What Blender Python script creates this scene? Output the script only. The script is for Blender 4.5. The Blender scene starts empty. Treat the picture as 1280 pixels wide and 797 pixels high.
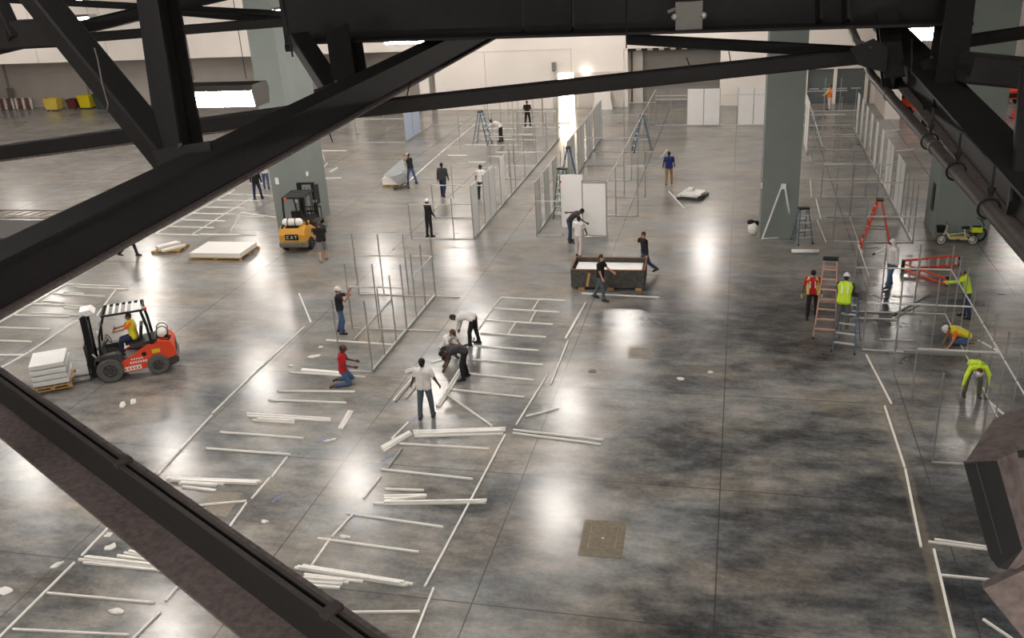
import bpy, math, random
from mathutils import Vector, Matrix, Quaternion

random.seed(7)
S = bpy.context.scene
COL = S.collection
PI = math.pi

# ------------------------------------------------------------------ camera, light, exposure
FPX, PITCH, ROLL, YAW, CAMH = 1159.9, .393074, -.0605639, -.25086, 12.534
cyw, syw = math.cos(YAW), math.sin(YAW)
FWD = Vector((syw * math.cos(PITCH), cyw * math.cos(PITCH), -math.sin(PITCH)))
_r = Vector((cyw, -syw, 0)); _u = _r.cross(FWD)
RGT = math.cos(ROLL) * _r + math.sin(ROLL) * _u
UPV = -math.sin(ROLL) * _r + math.cos(ROLL) * _u
CAM = Vector((0, 0, CAMH))
cd = bpy.data.cameras.new('camera'); cam = bpy.data.objects.new('camera', cd); COL.objects.link(cam)
cd.sensor_width = 36; cd.lens = FPX / 1280 * 36; cd.clip_start = .05; cd.clip_end = 400
_m = Matrix((RGT, UPV, -FWD)).transposed().to_4x4(); _m.translation = CAM
cam.matrix_world = _m
S.camera = cam
W = bpy.data.worlds.new('world'); S.world = W; W.use_nodes = True
W.node_tree.nodes['Background'].inputs[0].default_value = (.95, .93, .9, 1)
W.node_tree.nodes['Background'].inputs[1].default_value = .05
S.view_settings.view_transform = 'Standard'
try: S.view_settings.look = 'None'
except Exception: pass
S.view_settings.gamma = 1; S.view_settings.use_curve_mapping = False
S.view_settings.exposure = 0.42
S.cycles.use_denoising = True
S.cycles.max_bounces = 6; S.cycles.diffuse_bounces = 3; S.cycles.glossy_bounces = 3
S.cycles.sample_clamp_indirect = 6
LAMP = 118.0          # radiance of the luminaires' diffusers


def at(x, y, z=0.0):
    """point of the horizontal plane at height z that the photograph shows at pixel x, y"""
    d = (x - 640) * RGT - (y - 398.5) * UPV + FPX * FWD
    return CAM + d * ((z - CAMH) / d.z)


def deep(x, y, depth):
    d = (x - 640) / FPX * RGT - (y - 398.5) / FPX * UPV + FWD
    return CAM + d * depth


# ------------------------------------------------------------------ materials
def lin(c):
    return tuple((v / 12.92 if v <= .04045 else ((v + .055) / 1.055) ** 2.4) for v in c)


MATS = {}


def mat(name, c, rough=.6, metal=0., noise=.0, scale=8., bump=0., emit=None, srgb=True):
    if name in MATS: return MATS[name]
    m = bpy.data.materials.new(name); m.use_nodes = True; nt = m.node_tree; b = nt.nodes['Principled BSDF']
    c = lin(c) if srgb else c
    b.inputs['Base Color'].default_value = (*c, 1); b.inputs['Roughness'].default_value = rough
    b.inputs['Metallic'].default_value = metal
    if noise or bump:
        tc = nt.nodes.new('ShaderNodeTexCoord'); n = nt.nodes.new('ShaderNodeTexNoise')
        n.inputs['Scale'].default_value = scale; n.inputs['Detail'].default_value = 6
        nt.links.new(tc.outputs['Object'], n.inputs['Vector'])
        if noise:
            r = nt.nodes.new('ShaderNodeValToRGB'); e = r.color_ramp.elements
            e[0].position = .3; e[1].position = .7
            e[0].color = (*[max(0, v * (1 - noise)) for v in c], 1); e[1].color = (*[min(1, v * (1 + noise * .6)) for v in c], 1)
            nt.links.new(n.outputs['Fac'], r.inputs[0]); nt.links.new(r.outputs[0], b.inputs['Base Color'])
        if bump:
            bp = nt.nodes.new('ShaderNodeBump'); bp.inputs['Strength'].default_value = bump; bp.inputs['Distance'].default_value = .01
            nt.links.new(n.outputs['Fac'], bp.inputs['Height']); nt.links.new(bp.outputs[0], b.inputs['Normal'])
    if emit:
        b.inputs['Emission Color'].default_value = (*lin(emit[0]), 1); b.inputs['Emission Strength'].default_value = emit[1]
    MATS[name] = m
    return m


class G:
    """tiny node helper"""
    def __init__(s, m): s.nt = m.node_tree
    def n(s, t, **k):
        o = s.nt.nodes.new(t)
        for a, v in k.items():
            if a.startswith('i_'): o.inputs[int(a[2:])].default_value = v
            else: setattr(o, a, v)
        return o
    def l(s, a, b): s.nt.links.new(a, b)
    def math(s, op, a, b=None, c=None, clamp=False):
        o = s.nt.nodes.new('ShaderNodeMath'); o.operation = op; o.use_clamp = clamp
        for k, v in enumerate((a, b, c)):
            if v is None: continue
            if isinstance(v, (int, float)): o.inputs[k].default_value = v
            else: s.l(v, o.inputs[k])
        return o.outputs[0]


def floor_material():
    m = bpy.data.materials.new('polished_stained_concrete'); m.use_nodes = True
    g = G(m); b = m.node_tree.nodes['Principled BSDF']
    geo = g.n('ShaderNodeNewGeometry'); sep = g.n('ShaderNodeSeparateXYZ'); g.l(geo.outputs['Position'], sep.inputs[0])
    X, Y = sep.outputs[0], sep.outputs[1]

    def noise(scale, det, rough, sx=1., sy=1., dist=0.):
        mp = g.n('ShaderNodeMapping'); mp.inputs['Scale'].default_value = (sx, sy, 1); g.l(geo.outputs['Position'], mp.inputs[0])
        n = g.n('ShaderNodeTexNoise'); n.inputs['Scale'].default_value = scale; n.inputs['Detail'].default_value = det
        n.inputs['Roughness'].default_value = rough; n.inputs['Distortion'].default_value = dist
        g.l(mp.outputs[0], n.inputs['Vector']); return n.outputs['Fac']
    big = noise(.10, 3, .5, .9, 1.2); med = noise(.33, 12, .62, .8, 1.2, .25); fine = noise(1.1, 12, .70, .75, 1.5)
    tiny = noise(9, 5, .65)
    v = g.math('ADD', g.math('MULTIPLY', g.math('SUBTRACT', big, .5), .34), g.math('MULTIPLY', g.math('SUBTRACT', med, .5), .80))
    v = g.math('ADD', v, g.math('MULTIPLY', g.math('SUBTRACT', fine, .5), .80)); v = g.math('ADD', v, g.math('MULTIPLY', g.math('SUBTRACT', tiny, .5), .22))
    # paler tone and fainter stains toward the far and left end
    pale = g.n('ShaderNodeMapRange'); pale.inputs['From Min'].default_value = 26; pale.inputs['From Max'].default_value = 44
    g.l(g.math('SUBTRACT', Y, g.math('MULTIPLY', X, .55)), pale.inputs['Value']); pale = pale.outputs[0]
    v = g.math('MULTIPLY', v, g.math('SUBTRACT', 1.0, g.math('MULTIPLY', pale, .5)))
    v = g.math('ADD', g.math('ADD', v, .54), g.math('MULTIPLY', pale, .035))
    # darker slabs and stained patches of their own shape (world x, y, half sizes, strength)
    for (px, py, rx, ry, k) in ((1.6, 30.0, 5.5, 3.8, .19), (2.4, 18.5, 3.4, 5.0, .17), (-.9, 25.6, 1.6, 1.5, .07), (-12.5, 17.5, 2.4, 3.0, .05),
                                (-15.5, 21.5, 2.4, 1.9, .12), (5.6, 33.5, 2.0, 3.0, .10), (-3.0, 30.0, 2.2, 1.6, .07), (5.5, 54, 1.7, 14, .12), (-6, 24, 2.0, 4.5, .07), (-1.6, 15.0, 2.2, 1.4, .07), (6.2, 22, 2.5, 8, .07)):
        dx = g.math('DIVIDE', g.math('SUBTRACT', X, px), rx); dy = g.math('DIVIDE', g.math('SUBTRACT', Y, py), ry)
        d = g.math('SQRT', g.math('ADD', g.math('MULTIPLY', dx, dx), g.math('MULTIPLY', dy, dy)))
        d = g.math('ADD', d, g.math('MULTIPLY', g.math('SUBTRACT', med, .5), 1.6))
        e = g.math('MULTIPLY', g.math('SUBTRACT', 1.25, d, clamp=False), 1.6, clamp=True)
        v = g.math('SUBTRACT', v, g.math('MULTIPLY', e, k * .85))
    ramp = g.n('ShaderNodeValToRGB'); e = ramp.color_ramp.elements
    e[0].position = .20; e[0].color = (.036, .037, .039, 1)
    e[1].position = .80; e[1].color = (.44, .415, .385, 1)
    for p, c in ((.34, (.085, .086, .088)), (.48, (.178, .173, .168)), (.60, (.275, .262, .247))):
        q = e.new(p); q.color = (*c, 1)
    g.l(v, ramp.inputs[0])
    # tint: brown drift
    mix = g.n('ShaderNodeMixRGB'); mix.blend_type = 'MULTIPLY'
    tint = g.n('ShaderNodeValToRGB'); tint.color_ramp.elements[0].color = (.88, .95, 1.0, 1); tint.color_ramp.elements[1].color = (1, .93, .84, 1)
    tint.color_ramp.elements[0].position = .35; tint.color_ramp.elements[1].position = .65
    g.l(noise(.3, 5, .6, 1, 1.6), tint.inputs[0]); mix.inputs[0].default_value = 1
    g.l(ramp.outputs[0], mix.inputs[1]); g.l(tint.outputs[0], mix.inputs[2])
    # control joints every 4.85 m both ways
    def joint(c, off, step, half):
        a = g.math('ADD', g.math('DIVIDE', g.math('SUBTRACT', c, off), step), 1000.5)
        f = g.math('ABSOLUTE', g.math('SUBTRACT', g.math('FRACT', a), .5))
        return g.math('LESS_THAN', g.math('MULTIPLY', f, step), half)
    jn = g.math('MAXIMUM', joint(X, -.1, 4.82, .016), joint(Y, 14.5, 4.9, .016))
    m2 = g.n('ShaderNodeMixRGB'); m2.inputs[2].default_value = (.05, .045, .042, 1)
    g.l(g.math('MULTIPLY', jn, .75), m2.inputs[0]); g.l(mix.outputs[0], m2.inputs[1])
    # tan filler strip of the expansion joint at x = 4.3
    wob = g.math('MULTIPLY', g.math('SUBTRACT', noise(1.3, 4, .6), .5), .22)
    dt = g.math('ABSOLUTE', g.math('SUBTRACT', g.math('ADD', X, wob), 4.22))
    st = g.math('MULTIPLY', g.math('SUBTRACT', .17, dt), 12, clamp=True)
    st = g.math('MULTIPLY', st, g.math('LESS_THAN', Y, 27.5))
    m3 = g.n('ShaderNodeMixRGB'); m3.inputs[2].default_value = (.27, .225, .165, 1)
    g.l(g.math('MULTIPLY', st, .38), m3.inputs[0]); g.l(m2.outputs[0], m3.inputs[1])
    g.l(m3.outputs[0], b.inputs['Base Color'])
    rr = g.n('ShaderNodeMapRange'); rr.inputs['From Min'].default_value = .1; rr.inputs['From Max'].default_value = .9
    rr.inputs['To Min'].default_value = .205; rr.inputs['To Max'].default_value = .255
    g.l(med, rr.inputs['Value']); g.l(rr.outputs[0], b.inputs['Roughness'])
    b.inputs['Specular IOR Level'].default_value = .5
    bp = g.n('ShaderNodeBump'); bp.inputs['Strength'].default_value = .035; bp.inputs['Distance'].default_value = .02
    g.l(noise(.9, 5, .55), bp.inputs['Height']); g.l(bp.outputs[0], b.inputs['Normal'])
    return m


M_floor = floor_material()
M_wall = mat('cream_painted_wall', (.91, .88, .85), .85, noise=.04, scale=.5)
M_walllow = mat('shaded_cream_wall', (.80, .77, .74), .85, noise=.05, scale=.6)  # darker copy of the wall cream; the recess shade is in the colour
M_ceil = mat('dark_ceiling_deck', (.22, .22, .22), .9)
M_column = mat('sage_grey_column_paint', (.49, .52, .505), .75, noise=.05, scale=1.2)
M_shutter = mat('grey_roll_door', (.58, .56, .54), .6, noise=.05, scale=2)
M_doorgrey = mat('slate_door', (.37, .40, .40), .5, noise=.05, scale=2)
M_rod = mat('cream_aluminium', (.965, .955, .935), .42, metal=.0, noise=.05, scale=5)
M_post = mat('satin_aluminium', (.66, .66, .65), .38, metal=.5, noise=.06, scale=6)
M_rail = mat('rail_aluminium', (.84, .83, .815), .42, metal=.1, noise=.05, scale=5)
M_baser = mat('grey_base_rail', (.62, .62, .61), .45, metal=.4)
M_panel = mat('white_laminate_panel', (.97, .965, .955), .45, noise=.02, scale=2)
M_panelg = mat('pale_grey_panel', (.87, .875, .865), .45, noise=.03, scale=2)
M_steel = mat('black_painted_steel', (.12, .112, .112), .7, noise=.25, scale=14, bump=.2)
M_dust = mat('dusty_brown_steel', (.455, .41, .40), .85, noise=.35, scale=30, bump=.4)
M_pipe = mat('brown_black_pipe', (.27, .245, .235), .55, noise=.3, scale=9)
M_black = mat('matt_black', (.055, .055, .055), .6, noise=.1)
M_rubber = mat('tyre_rubber', (.36, .36, .35), .85, noise=.2, scale=12)
M_rubberd = mat('dark_rubber', (.12, .12, .12), .85, noise=.2, scale=12)
M_orange = mat('orange_red_paint', (.89, .30, .16), .4, noise=.05)
M_yellow = mat('fork_yellow_paint', (.83, .60, .17), .45, noise=.08)
M_dgrey = mat('charcoal_paint', (.24, .24, .245), .5, noise=.08)
M_mgrey = mat('mid_grey_paint', (.50, .49, .47), .5, noise=.08)
M_white = mat('white_plastic', (.93, .92, .90), .45)
M_wood = mat('pallet_pine', (.72, .58, .38), .8, noise=.25, scale=7)
M_ply = mat('dark_stained_ply', (.31, .305, .285), .7, noise=.45, scale=9, bump=.3)
M_crateedge = mat('brown_crate_edge', (.52, .36, .24), .8, noise=.2, scale=6)
M_red = mat('ladder_orange', (.90, .30, .17), .45, noise=.06)
M_blue = mat('ladder_blue', (.27, .40, .50), .45, noise=.06)
M_pink = mat('faded_pink_fibreglass', (.80, .62, .57), .5, noise=.1)
M_green = mat('ladder_green', (.12, .38, .28), .45)
M_alu = mat('ladder_aluminium', (.80, .80, .79), .35, metal=.3)
M_deep = mat('deep_black_cover', (.02, .02, .02), .7)
M_glassd = mat('dark_lens', (.03, .03, .035), .25)
M_boxtan = mat('tan_floor_plate', (.43, .385, .305), .55, noise=.3, scale=9, bump=.3)
M_boxgrey = mat('grey_tan_floor_plate', (.50, .465, .41), .5, noise=.25, scale=9)
M_paper = mat('crumpled_paper', (.88, .87, .85), .7)
M_tape = mat('blue_chalk_tape', (.42, .47, .68), .7)
M_yel = mat('bin_yellow', (.86, .77, .10), .6)
M_dkgreen = mat('dark_green_cage', (.20, .25, .23), .7)
M_lamp = mat('lit_diffuser', (1, 1, 1), .5, emit=((1.0, .968, .935), LAMP))
M_sign = mat('red_exit_letters', (.9, .1, .1), .5, emit=((1., .12, .10), 3.))
M_doorlit = mat('lit_daylight_doorway', (1, .96, .9), .5, emit=((1., .93, .82), 6.))
M_neon = mat('hi_vis_lime', (.80, .93, .22), .75, noise=.06)
M_hivisor = mat('hi_vis_orange', (.95, .46, .14), .75)


# ------------------------------------------------------------------ mesh building
class MB:
    def __init__(s): s.v = []; s.f = []
    def add(s, vs, fs):
        o = len(s.v); s.v += [Vector(p) for p in vs]; s.f += [tuple(i + o for i in f) for f in fs]; return s
    def box(s, c, d, rot=None):
        x, y, z = (k / 2 for k in d); c = Vector(c)
        vs = [Vector((a * x, b * y, e * z)) for a in (-1, 1) for b in (-1, 1) for e in (-1, 1)]
        if rot is not None: vs = [rot @ p for p in vs]
        return s.add([p + c for p in vs], [(0, 1, 3, 2), (4, 6, 7, 5), (0, 4, 5, 1), (2, 3, 7, 6), (0, 2, 6, 4), (1, 5, 7, 3)])
    def loft(s, rings, cap=True):
        n = len(rings[0]); vs = [p for r in rings for p in r]; fs = []
        for k in range(len(rings) - 1):
            for i in range(n):
                j = (i + 1) % n; fs.append((k * n + i, k * n + j, (k + 1) * n + j, (k + 1) * n + i))
        if cap:
            fs.append(tuple(range(n - 1, -1, -1))); fs.append(tuple((len(rings) - 1) * n + i for i in range(n)))
        return s.add(vs, fs)
    def prof(s, p0, p1, pts, up=(0, 0, 1)):
        p0 = Vector(p0); p1 = Vector(p1); d = (p1 - p0).normalized(); up = Vector(up)
        a = d.cross(up)
        if a.length < 1e-4: a = d.cross(Vector((0, 1, 0)))
        a.normalize(); b = a.cross(d)
        return s.loft([[p + a * q[0] + b * q[1] for q in pts] for p in (p0, p1)])
    def bar(s, p0, p1, w, h=None, up=(0, 0, 1)):
        h = h or w; w /= 2; h /= 2; c = min(w, h) * .18
        return s.prof(p0, p1, [(-w, -h + c), (-w + c, -h), (w - c, -h), (w, -h + c), (w, h - c), (w - c, h), (-w + c, h), (-w, h - c)], up)
    def tube(s, pts, r, n=8, r1=None):
        pts = [Vector(p) for p in pts]; rings = []
        for k, p in enumerate(pts):
            d = (pts[min(k + 1, len(pts) - 1)] - pts[max(k - 1, 0)]).normalized()
            a = d.cross(Vector((0, 0, 1)))
            if a.length < 1e-3: a = d.cross(Vector((0, 1, 0)))
            a.normalize(); b = a.cross(d)
            rr = r if r1 is None else r + (r1 - r) * k / (len(pts) - 1)
            rings.append([p + (a * math.cos(t) + b * math.sin(t)) * rr for t in (2 * PI * i / n for i in range(n))])
        return s.loft(rings)
    def ball(s, c, r, n=10, m=7, sc=(1, 1, 1), rot=None):
        c = Vector(c); vs = []; fs = []
        for j in range(1, m):
            th = PI * j / m
            for i in range(n):
                ph = 2 * PI * i / n
                p = Vector((math.sin(th) * math.cos(ph) * sc[0], math.sin(th) * math.sin(ph) * sc[1], math.cos(th) * sc[2])) * r
                vs.append(c + (rot @ p if rot is not None else p))
        t = Vector((0, 0, sc[2] * r)); bt = -t
        vs += [c + (rot @ t if rot is not None else t), c + (rot @ bt if rot is not None else bt)]
        T = len(vs) - 2
        for j in range(m - 2):
            for i in range(n):
                k = (i + 1) % n; fs.append((j * n + i, (j + 1) * n + i, (j + 1) * n + k, j * n + k))
        for i in range(n):
            k = (i + 1) % n; fs.append((T, i, k)); fs.append((T + 1, (m - 2) * n + k, (m - 2) * n + i))
        return s.add(vs, fs)
    def capsule(s, p0, r0, p1, r1, n=10):
        p0 = Vector(p0); p1 = Vector(p1); d = p1 - p0
        if d.length < 1e-5: return s.ball(p0, r0)
        d.normalize(); a = d.cross(Vector((0, 0, 1)))
        if a.length < 1e-2: a = d.cross(Vector((0, 1, 0)))
        a.normalize(); b = a.cross(d); rings = []
        for p, r, tt in ((p0, r0, (-80, -50, -20)), (p1, r1, (20, 50, 80))):
            for t in tt:
                q = math.radians(t)
                rings.append([p + d * math.sin(q) * r + (a * math.cos(w) + b * math.sin(w)) * math.cos(q) * r for w in (2 * PI * i / n for i in range(n))])
        return s.loft(rings)
    def disc(s, c, axis, r, w, n=20, hole=0.):
        c = Vector(c); ax = Vector(axis).normalized()
        a = ax.cross(Vector((0, 0, 1)))
        if a.length < 1e-3: a = Vector((1, 0, 0))
        a.normalize(); b = a.cross(ax)
        def ring(o, rr): return [c + ax * o + (a * math.cos(t) + b * math.sin(t)) * rr for t in (2 * PI * i / n for i in range(n))]
        ch = w * .18
        if hole:
            R = [ring(-w / 2, hole), ring(-w / 2, r - ch), ring(-w / 2 + ch, r), ring(w / 2 - ch, r), ring(w / 2, r - ch), ring(w / 2, hole)]
            vs = [p for q in R for p in q]; fs = []
            for k in range(6):
                for i in range(n):
                    j = (i + 1) % n; k2 = (k + 1) % 6; fs.append((k * n + i, k * n + j, k2 * n + j, k2 * n + i))
            return s.add(vs, fs)
        return s.loft([ring(-w / 2, r - ch), ring(-w / 2 + ch, r), ring(w / 2 - ch, r), ring(w / 2, r - ch)])
    def prism(s, pts, y0, y1, ax='y'):
        """polygon given in (x, z), extruded along y"""
        return s.loft([[Vector((p[0], y, p[1])) for p in pts] for y in (y0, y1)])
    def build(s, name, m, parent=None, smooth=False):
        me = bpy.data.meshes.new(name); me.from_pydata([tuple(p) for p in s.v], [], s.f); me.materials.append(m)
        me.validate(); me.update()
        import bmesh
        bm = bmesh.new(); bm.from_mesh(me); bmesh.ops.recalc_face_normals(bm, faces=bm.faces); bm.to_mesh(me); bm.free()
        if smooth: me.polygons.foreach_set('use_smooth', [True] * len(me.polygons))
        o = bpy.data.objects.new(name, me); COL.objects.link(o)
        if parent is not None: o.parent = parent
        return o


def tag(o, label=None, cat=None, group=None, kind=None):
    if label: o['label'] = label
    if cat: o['category'] = cat
    if group: o['group'] = group
    if kind: o['kind'] = kind
    return o


def empty(name, loc=(0, 0, 0), rz=0., label=None, cat=None, group=None):
    o = bpy.data.objects.new(name, None); COL.objects.link(o); o.empty_display_size = .1
    o.location = loc; o.rotation_euler = (0, 0, rz)
    return tag(o, label, cat, group)


def struct(name, mb, m):
    o = mb.build(name, m); o['kind'] = 'structure'; return o


# ------------------------------------------------------------------ the hall
BY = 70.5            # plane of the back wall
struct('floor', MB().box((-15, 38, -.15), (130, 112, .3)), M_floor)
struct('ceiling', MB().box((-15, 38, 15.6), (130, 112, .3)), M_ceil)
XL, XR, YF = -79.5, 34.5, -17
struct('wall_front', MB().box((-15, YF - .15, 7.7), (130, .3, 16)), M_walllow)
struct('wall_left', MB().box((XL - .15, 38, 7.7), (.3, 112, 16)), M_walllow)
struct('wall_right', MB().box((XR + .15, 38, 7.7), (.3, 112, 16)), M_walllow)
SOFF = 4.55
# upper wall over the recess, flush lower wall, garage opening
struct('wall_back', MB().box(((XL - 23.1) / 2, BY + .2, (SOFF + 15.4) / 2), (-23.1 - XL, .4, 15.4 - SOFF))
       .box((-15.75, BY + .2, 7.7), (14.7, .4, 15.4))                        # bright stretch down to the floor
       .box(((-8.4 + -1.1) / 2, BY + .2, (4.25 + 15.4) / 2), (7.3, .4, 15.4 - 4.25))
       .box((1.8, BY + .2, 7.7), (5.8, .4, 15.4))
       .box((6.85, BY + .2, (2.45 + 15.4) / 2), (4.3, .4, 15.4 - 2.45)).box((9.15, BY + .2, 7.7), (.3, .4, 15.4)), M_wall)
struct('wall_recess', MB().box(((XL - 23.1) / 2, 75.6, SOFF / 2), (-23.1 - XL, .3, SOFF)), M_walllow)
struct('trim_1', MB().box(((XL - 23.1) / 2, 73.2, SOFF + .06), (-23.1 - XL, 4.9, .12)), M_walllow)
struct('wall_return', MB().box((-38.4, 73, SOFF / 2), (.25, 4.8, SOFF)).box((-31.6, 73, SOFF / 2), (.25, 4.8, SOFF)), M_walllow)
struct('wall_pier', MB().box((-37.0, BY + .4, SOFF / 2), (1.9, .8, SOFF)).box((-24.0, BY + .4, SOFF / 2), (.8, .8, SOFF))
       .box((-30.0, BY + .4, SOFF / 2), (1.2, .8, SOFF)), M_wall)
# panel seams on the cream walls
sm = MB()
for x in (-72, -65.4, -58.5, -51.6, -44.6, -38, -31, -24.6): sm.box((x, BY - .015, 10), (.05, .03, 10.8))
sm.box((-16.0, BY - .015, 4.35), (7.6, .03, .05)).box((-12.3, BY - .015, 2.2), (.05, .03, 4.3)).box((-19.0, BY - .015, 2.2), (.05, .03, 4.3))
struct('trim_2', sm, M_walllow)
sm = MB()
for x in (-66.5, -58.0): sm.box((x, 75.42, 2.3), (.28, .05, 4.5))
struct('trim_3', sm, mat('seam_grey', (.62, .59, .56), .8))
# wall above the recess: darker horizontal band line
struct('trim_4', MB().box((-60, 75.40, 3.1), (40, .04, .05)).box((-30, 75.40, 3.0), (13, .04, .05)), M_walllow)
# garage bay
rd = MB()
for k in range(34): rd.box((-4.75, 73.0 + (.02 if k % 2 else 0), .07 + k * .125), (6.9, .05, .12))
struct('door_1', rd, M_shutter)
struct('wall_bay', MB().box((-8.25, 71.9, 2.1), (.3, 2.6, 4.3)).box((-1.25, 71.9, 2.1), (.3, 2.6, 4.3)).box((-7.55, 72.6, 2.1), (.75, .2, 4.2)), M_wall)
hd = MB().box((-4.75, BY + .5, 4.14), (6.7, .5, .26)); struct('trim_5', hd, M_black)
sl = MB()
for k in range(8): sl.box((-7.3 + k * .83, BY + .23, 4.14), (.38, .04, .15))
struct('trim_6', sl, M_walllow)
# slate double doors to the right, with frames and push bars
for i, x0 in enumerate((4.72, 6.62)):
    fr = struct('door_%d' % (2 + i), MB().box((x0 + .95, BY + .35, 1.2), (1.86, .08, 2.4)).box((x0 + .95, BY + .30, 1.2), (.03, .04, 2.3)), M_doorgrey)
    pb = MB()
    for s_ in (-.47, .47): pb.bar((x0 + .95 + s_ - .33, BY + .2, 1.05), (x0 + .95 + s_ + .33, BY + .2, 1.05), .07)
    pb.build('push_bar', M_alu, fr)
struct('trim_7', MB().box((6.58, BY + .1, 1.2), (.22, .3, 2.45)).box((4.62, BY + .1, 1.2), (.2, .3, 2.45)).box((8.7, BY + .1, 1.2), (.2, .3, 2.45)), M_wall)
# right end of the back hall
struct('wall_bay_side', MB().box((9.45, 67.9, 7.7), (.3, 5.2, 15.4)), M_walllow)
struct('wall_pillar', MB().box((9.75, 65.0, 7.7), (.9, .7, 15.4)), M_wall)
struct('wall_far', MB().box((22.3, 86, 7.7), (24.5, .4, 15.4)), mat('pinkish_far_wall', (.92, .88, .85), .85))
# open lit doorway in the bright wall
struct('door_5', MB().box((-12.75, BY - .02, 1.3), (1.18, .06, 2.6)), M_doorlit)
struct('trim_8', MB().box((-13.5, BY - .05, 1.3), (.3, .12, 2.7)).box((-12.05, BY - .05, 1.3), (.1, .12, 2.7)), M_walllow)
struct('trim_9', MB().box((-10.1, BY - .03, 1.35), (3.4, .06, 2.6)), M_walllow)
# little things on the back wall
w_ = empty('wall_lamp', (-13.6, BY - .12, 3.15), 0, 'small grey lamp housing fixed on the cream back wall above the lit doorway', 'lamp')
MB().box((0, 0, 0), (.3, .22, .6)).build('housing', M_mgrey, w_); MB().box((0, -.09, -.33), (.22, .1, .06)).build('bracket', M_dgrey, w_)
w_ = empty('bulkhead_lamp', (-11.2, BY - .15, 2.7), 0, 'bright bare lamp glowing on the wall right of the lit doorway', 'lamp')
MB().ball((0, 0, 0), .2).build('globe', mat('lit_globe', (1, 1, 1), .4, emit=((1, .96, .9), 12.)), w_, True); MB().box((0, .1, .12), (.3, .1, .08)).build('bracket', M_mgrey, w_)
w_ = empty('exit_sign', (-29.6, BY + .1, 3.0), 0, 'small red glowing exit sign in the wall recess beside the pier', 'sign')
MB().box((0, 0, 0), (.75, .08, .32)).build('sign_box', M_white, w_)
for k, ch in enumerate('EXIT'):
    b = MB(); x = -.24 + k * .16; y = -.05
    if ch == 'E': b.box((x - .045, y, 0), (.025, .02, .2)); [b.box((x, y, z), (.11, .02, .025)) for z in (-.09, 0, .09)]
    if ch == 'X':
        for s_ in (-1, 1): b.box((x, y, 0), (.025, .02, .22), Matrix.Rotation(s_ * .5, 3, 'Y'))
    if ch == 'I': b.box((x, y, 0), (.025, .02, .2))
    if ch == 'T': b.box((x, y, 0), (.025, .02, .2)).box((x, y, .09), (.12, .02, .025))
    b.build('letter', M_sign, w_)

# columns
def column(x0, x1, y0, y1, slot=None):
    o = struct('column', MB().box(((x0 + x1) / 2, (y0 + y1) / 2, 7.7), (x1 - x0, y1 - y0, 15.4)), M_column)
    return o
cl = column(-21.15, -19.85, 38.75, 41.9)
MB().box((-20.82, 38.73, 2.5), (.16, .04, .3)).build('outlet_cover', M_white, cl)
MB().box((-19.83, 39.9, 2.55), (.04, .22, .2)).build('outlet_cover', M_white, cl)
MB().box((-19.83, 40.6, 1.35), (.05, .55, .95)).build('hose_recess', M_black, cl)
cm = column(1.08, 2.56, 39.0, 41.7)
MB().box((1.06, 39.3, 2.2), (.06, .18, .2)).build('outlet_cover', M_white, cm)
cr = column(8.0, 10.05, 39.35, 41.6)
MB().box((7.98, 40.3, 1.5), (.05, .42, 1.1)).build('hose_recess', M_black, cr)
# recessed loading pit with a low grille along it, far left
struct('trim_10', MB().box((-37.6, 38.2, .06), (8.0, 3.0, .12)), mat('pit_dark', (.36, .35, .34), .9))
gr = MB()
for k in range(14): gr.bar((-41.5 + k * .62, 39.9, .16), (-41.1 + k * .62, 41.2, .16), .05)
gr.bar((-41.8, 39.85, .2), (-33.4, 39.85, .2), .07).bar((-41.6, 41.25, .2), (-33.2, 41.25, .2), .07)
struct('trim_11', gr, mat('tan_grille', (.62, .58, .53), .7))

# ------------------------------------------------------------------ high-bay luminaires
def luminaire(x, y, label, z=10.35, lm=None):
    t = empty('high_bay_light', (x, y, z), 0, label, 'ceiling light', None)
    h = MB(); L = .64
    for s_ in (-1, 1):
        h.prism([(-.26, .04), (-.2, .2), (.2, .2), (.26, .04), (.24, .04), (.19, .17), (-.19, .17), (-.24, .04)], s_ * L - .012, s_ * L + .012)
    h.loft([[Vector((px, yy, pz)) for px, pz in ((-.26, .0), (-.2, .2), (.2, .2), (.26, .0), (.25, .0), (.19, .19), (-.19, .19), (-.25, .0))] for yy in (-L, L)])
    h.v = [Vector((p.y, p.x, p.z * .42 + .05)) for p in h.v]
    h.build('housing', M_mgrey, t)
    df = MB().loft([[Vector((xx, py, pz)) for py, pz in ((-.235, .055), (-.20, -.19), (.20, -.19), (.235, .055))] for xx in (-L * .98, L * .98)])
    df.build('diffuser', lm or M_lamp, t)
    for s_ in (-1, 1):
        e = MB().prism([(-.22, -.20), (-.28, .04), (-.22, .14), (.22, .14), (.28, .04), (.22, -.20)], s_ * (L + .02) - .006, s_ * (L + .02) + .006)
        e.v = [Vector((p.y, p.x, p.z)) for p in e.v]
        e.build('end_plate', mat('satin_end_plate', (.72, .71, .69), .35, metal=.4), t)
    for s_ in (-.45, .45):
        MB().tube([(s_, 0, .2), (s_, 0, 5.1)], .006, 5).build('hanger_cable', M_black, t)
    return t


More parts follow.
